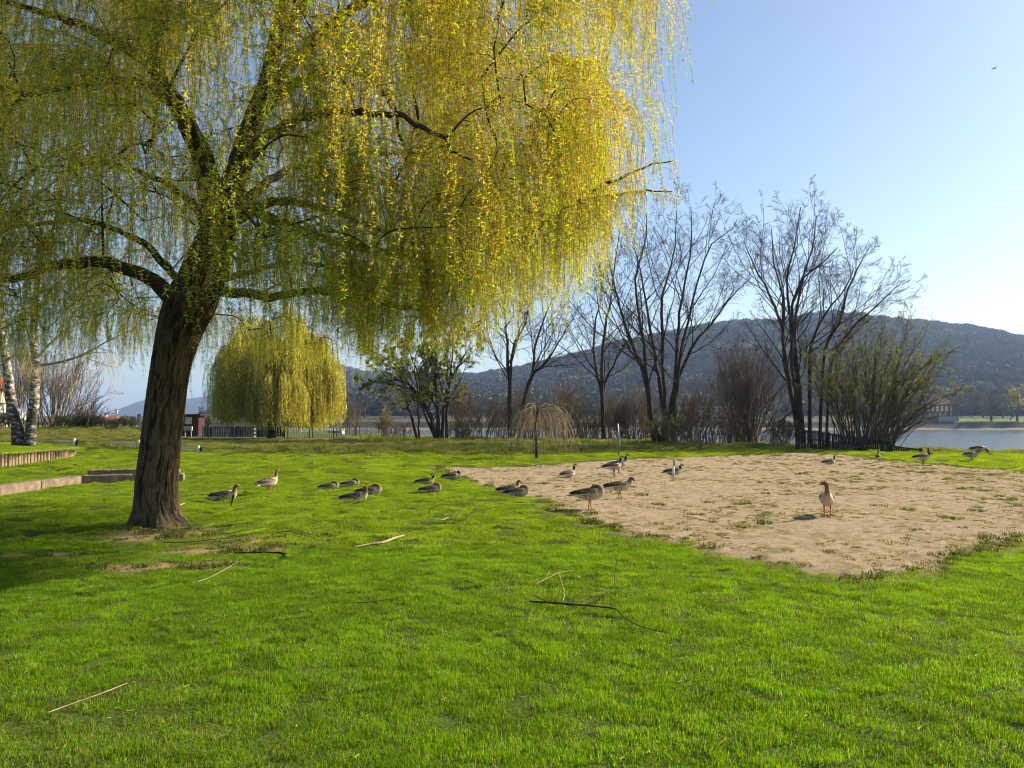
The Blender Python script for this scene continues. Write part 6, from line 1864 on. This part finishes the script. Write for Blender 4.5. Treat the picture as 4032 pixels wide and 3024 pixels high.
def quay():
    a_, c_ = at(3400, 1668, 331), at(3760, 1668, 331)
    z_ = at(3720, 1641, 331)[2]
    root = empty('quay_wall', (a_[0], 331, 0))
    W_ = c_[0] - a_[0]
    add('wall', Geo().box((0, 0, -3.2), (W_ - 7, 9, z_)).mesh('quay', MAT_FARR), root)
    add('pier', Geo().box((W_ - 6.99, -.25, -2.9), (W_ + 1, 9, z_ + .05)).mesh('pier', plain('quay_pier', (.26, .255, .24), .9, .15, .8)), root)
    add('parapet', Geo().box((0, -.3, z_ + .052), (W_ + 3, .25, z_ + .35)).mesh('parapet', MAT_CONC), root)
    tag(root, 'dark quay wall with pale pier below the red-brown building', 'quay wall')
quay()
def boat(label, px, py, L, hull, d):
    b = at(px, py, d); root = empty('river_boat', (b[0], d, -3.0))
    P = np.array([[-.5, .10, 1.0], [-.46, .16, .95], [-.2, .19, .85], [.2, .18, .85], [.42, .09, .95], [.5, .005, 1.15]])
    V = []
    for x_, hw, dk in P:
        V += [[x_ * L, -hw * L, dk * 1.1], [x_ * L, -hw * .7 * L, -.2], [x_ * L, hw * .7 * L, -.2], [x_ * L, hw * L, dk * 1.1]]
    Q = []
    for k in range(5):
        for j in range(4):
            Q.append([k * 4 + j, k * 4 + (j + 1) % 4, k * 4 + 4 + (j + 1) % 4, k * 4 + 4 + j])
    Q += [[3, 2, 1, 0]]
    add('hull', mesh_np('hull', np.array(V), np.array(Q), hull), root)
    add('cabin', Geo().box((-.28 * L, -.12 * L, 1.0), (.1 * L, .12 * L, 2.3)).mesh('cabin', MAT_WHITE), root)
    add('cabin_roof', Geo().box((-.3 * L, -.13 * L, 2.303), (.13 * L, .13 * L, 2.42)).mesh('cabin_roof', MAT_WHITE), root)
    for k in range(3):
        add('window', Geo().box((-.24 * L + k * .11 * L, -.12 * L - .02, 1.55), (-.16 * L + k * .11 * L, -.12 * L - .003, 2.05)).mesh('window', MAT_GLASS), root)
    tag(root, label, 'boat')
boat('white and red boat on the water seen through the metal fence', 1335, 1700, 9.5, plain('boat_red', (.45, .06, .03), .4, .1, 2.0), 170)
def person(label, px, d, shirt, legs):
    b = at(px, 1655, d); b[2] = float(ground_z(b[0], b[1]))
    root = empty('person', b)
    me = bpy.data.meshes.new('person_body')
    J = [(0, 0, .95), (0, 0, 1.2), (0, 0, 1.42), (0, 0, 1.55), (0, .02, 1.68), (-.1, 0, .9), (-.11, .08, .5), (-.11, .0, .06), (.1, 0, .9), (.12, -.1, .5), (.12, -.18, .06), (-.2, 0, 1.4), (-.26, 0, 1.12), (-.24, -.1, .88), (.2, 0, 1.4), (.26, 0, 1.12), (.24, .1, .88)]
    E = [(0, 1), (1, 2), (2, 3), (3, 4), (0, 5), (5, 6), (6, 7), (0, 8), (8, 9), (9, 10), (2, 11), (11, 12), (12, 13), (2, 14), (14, 15), (15, 16)]
    Rr = [.15, .15, .17, .06, .11, .1, .075, .05, .1, .075, .05, .07, .055, .04, .07, .055, .04]
    me.from_pydata(J, E, [])
    me.materials.append(shirt)
    o = add('body', me, root)
    m_ = o.modifiers.new('skin', 'SKIN'); sv = me.skin_vertices[0].data
    for v_, q in zip(sv, Rr): v_.radius = (q, q)
    sv[0].use_root = True
    o.modifiers.new('sub', 'SUBSURF').render_levels = 1
    add('hair', Geo().tube([[0, .02, 1.66], [0, .03, 1.74], [0, .02, 1.81]], [.118, .11, .04], 8).mesh('hair', MAT_BLACK, True), root)
    tag(root, label, 'person')
person('person in dark clothes walking on the far promenade lawn', 3979, 335, MAT_BLACK, None)
# ------------------------------------------------------------------ haze
g = Geo().box((-6800, -190, -6.5), (6900, 7000, 262))
hm = bpy.data.materials.new('haze')
hm.use_nodes = True
ht = hm.node_tree
ht.nodes.clear()
ho = ht.nodes.new('ShaderNodeOutputMaterial')
hv = ht.nodes.new('ShaderNodeVolumePrincipled')
hv.inputs['Color'].default_value = (0.42, 0.63, 1.0, 1)
hv.inputs['Density'].default_value = 0.00016
hv.inputs['Anisotropy'].default_value = 0.25
ht.links.new(hv.outputs[0], ho.inputs['Volume'])
tag(add('haze', g.mesh('haze', hm)), 'thin blue haze over the river valley', 'haze', kind='stuff')
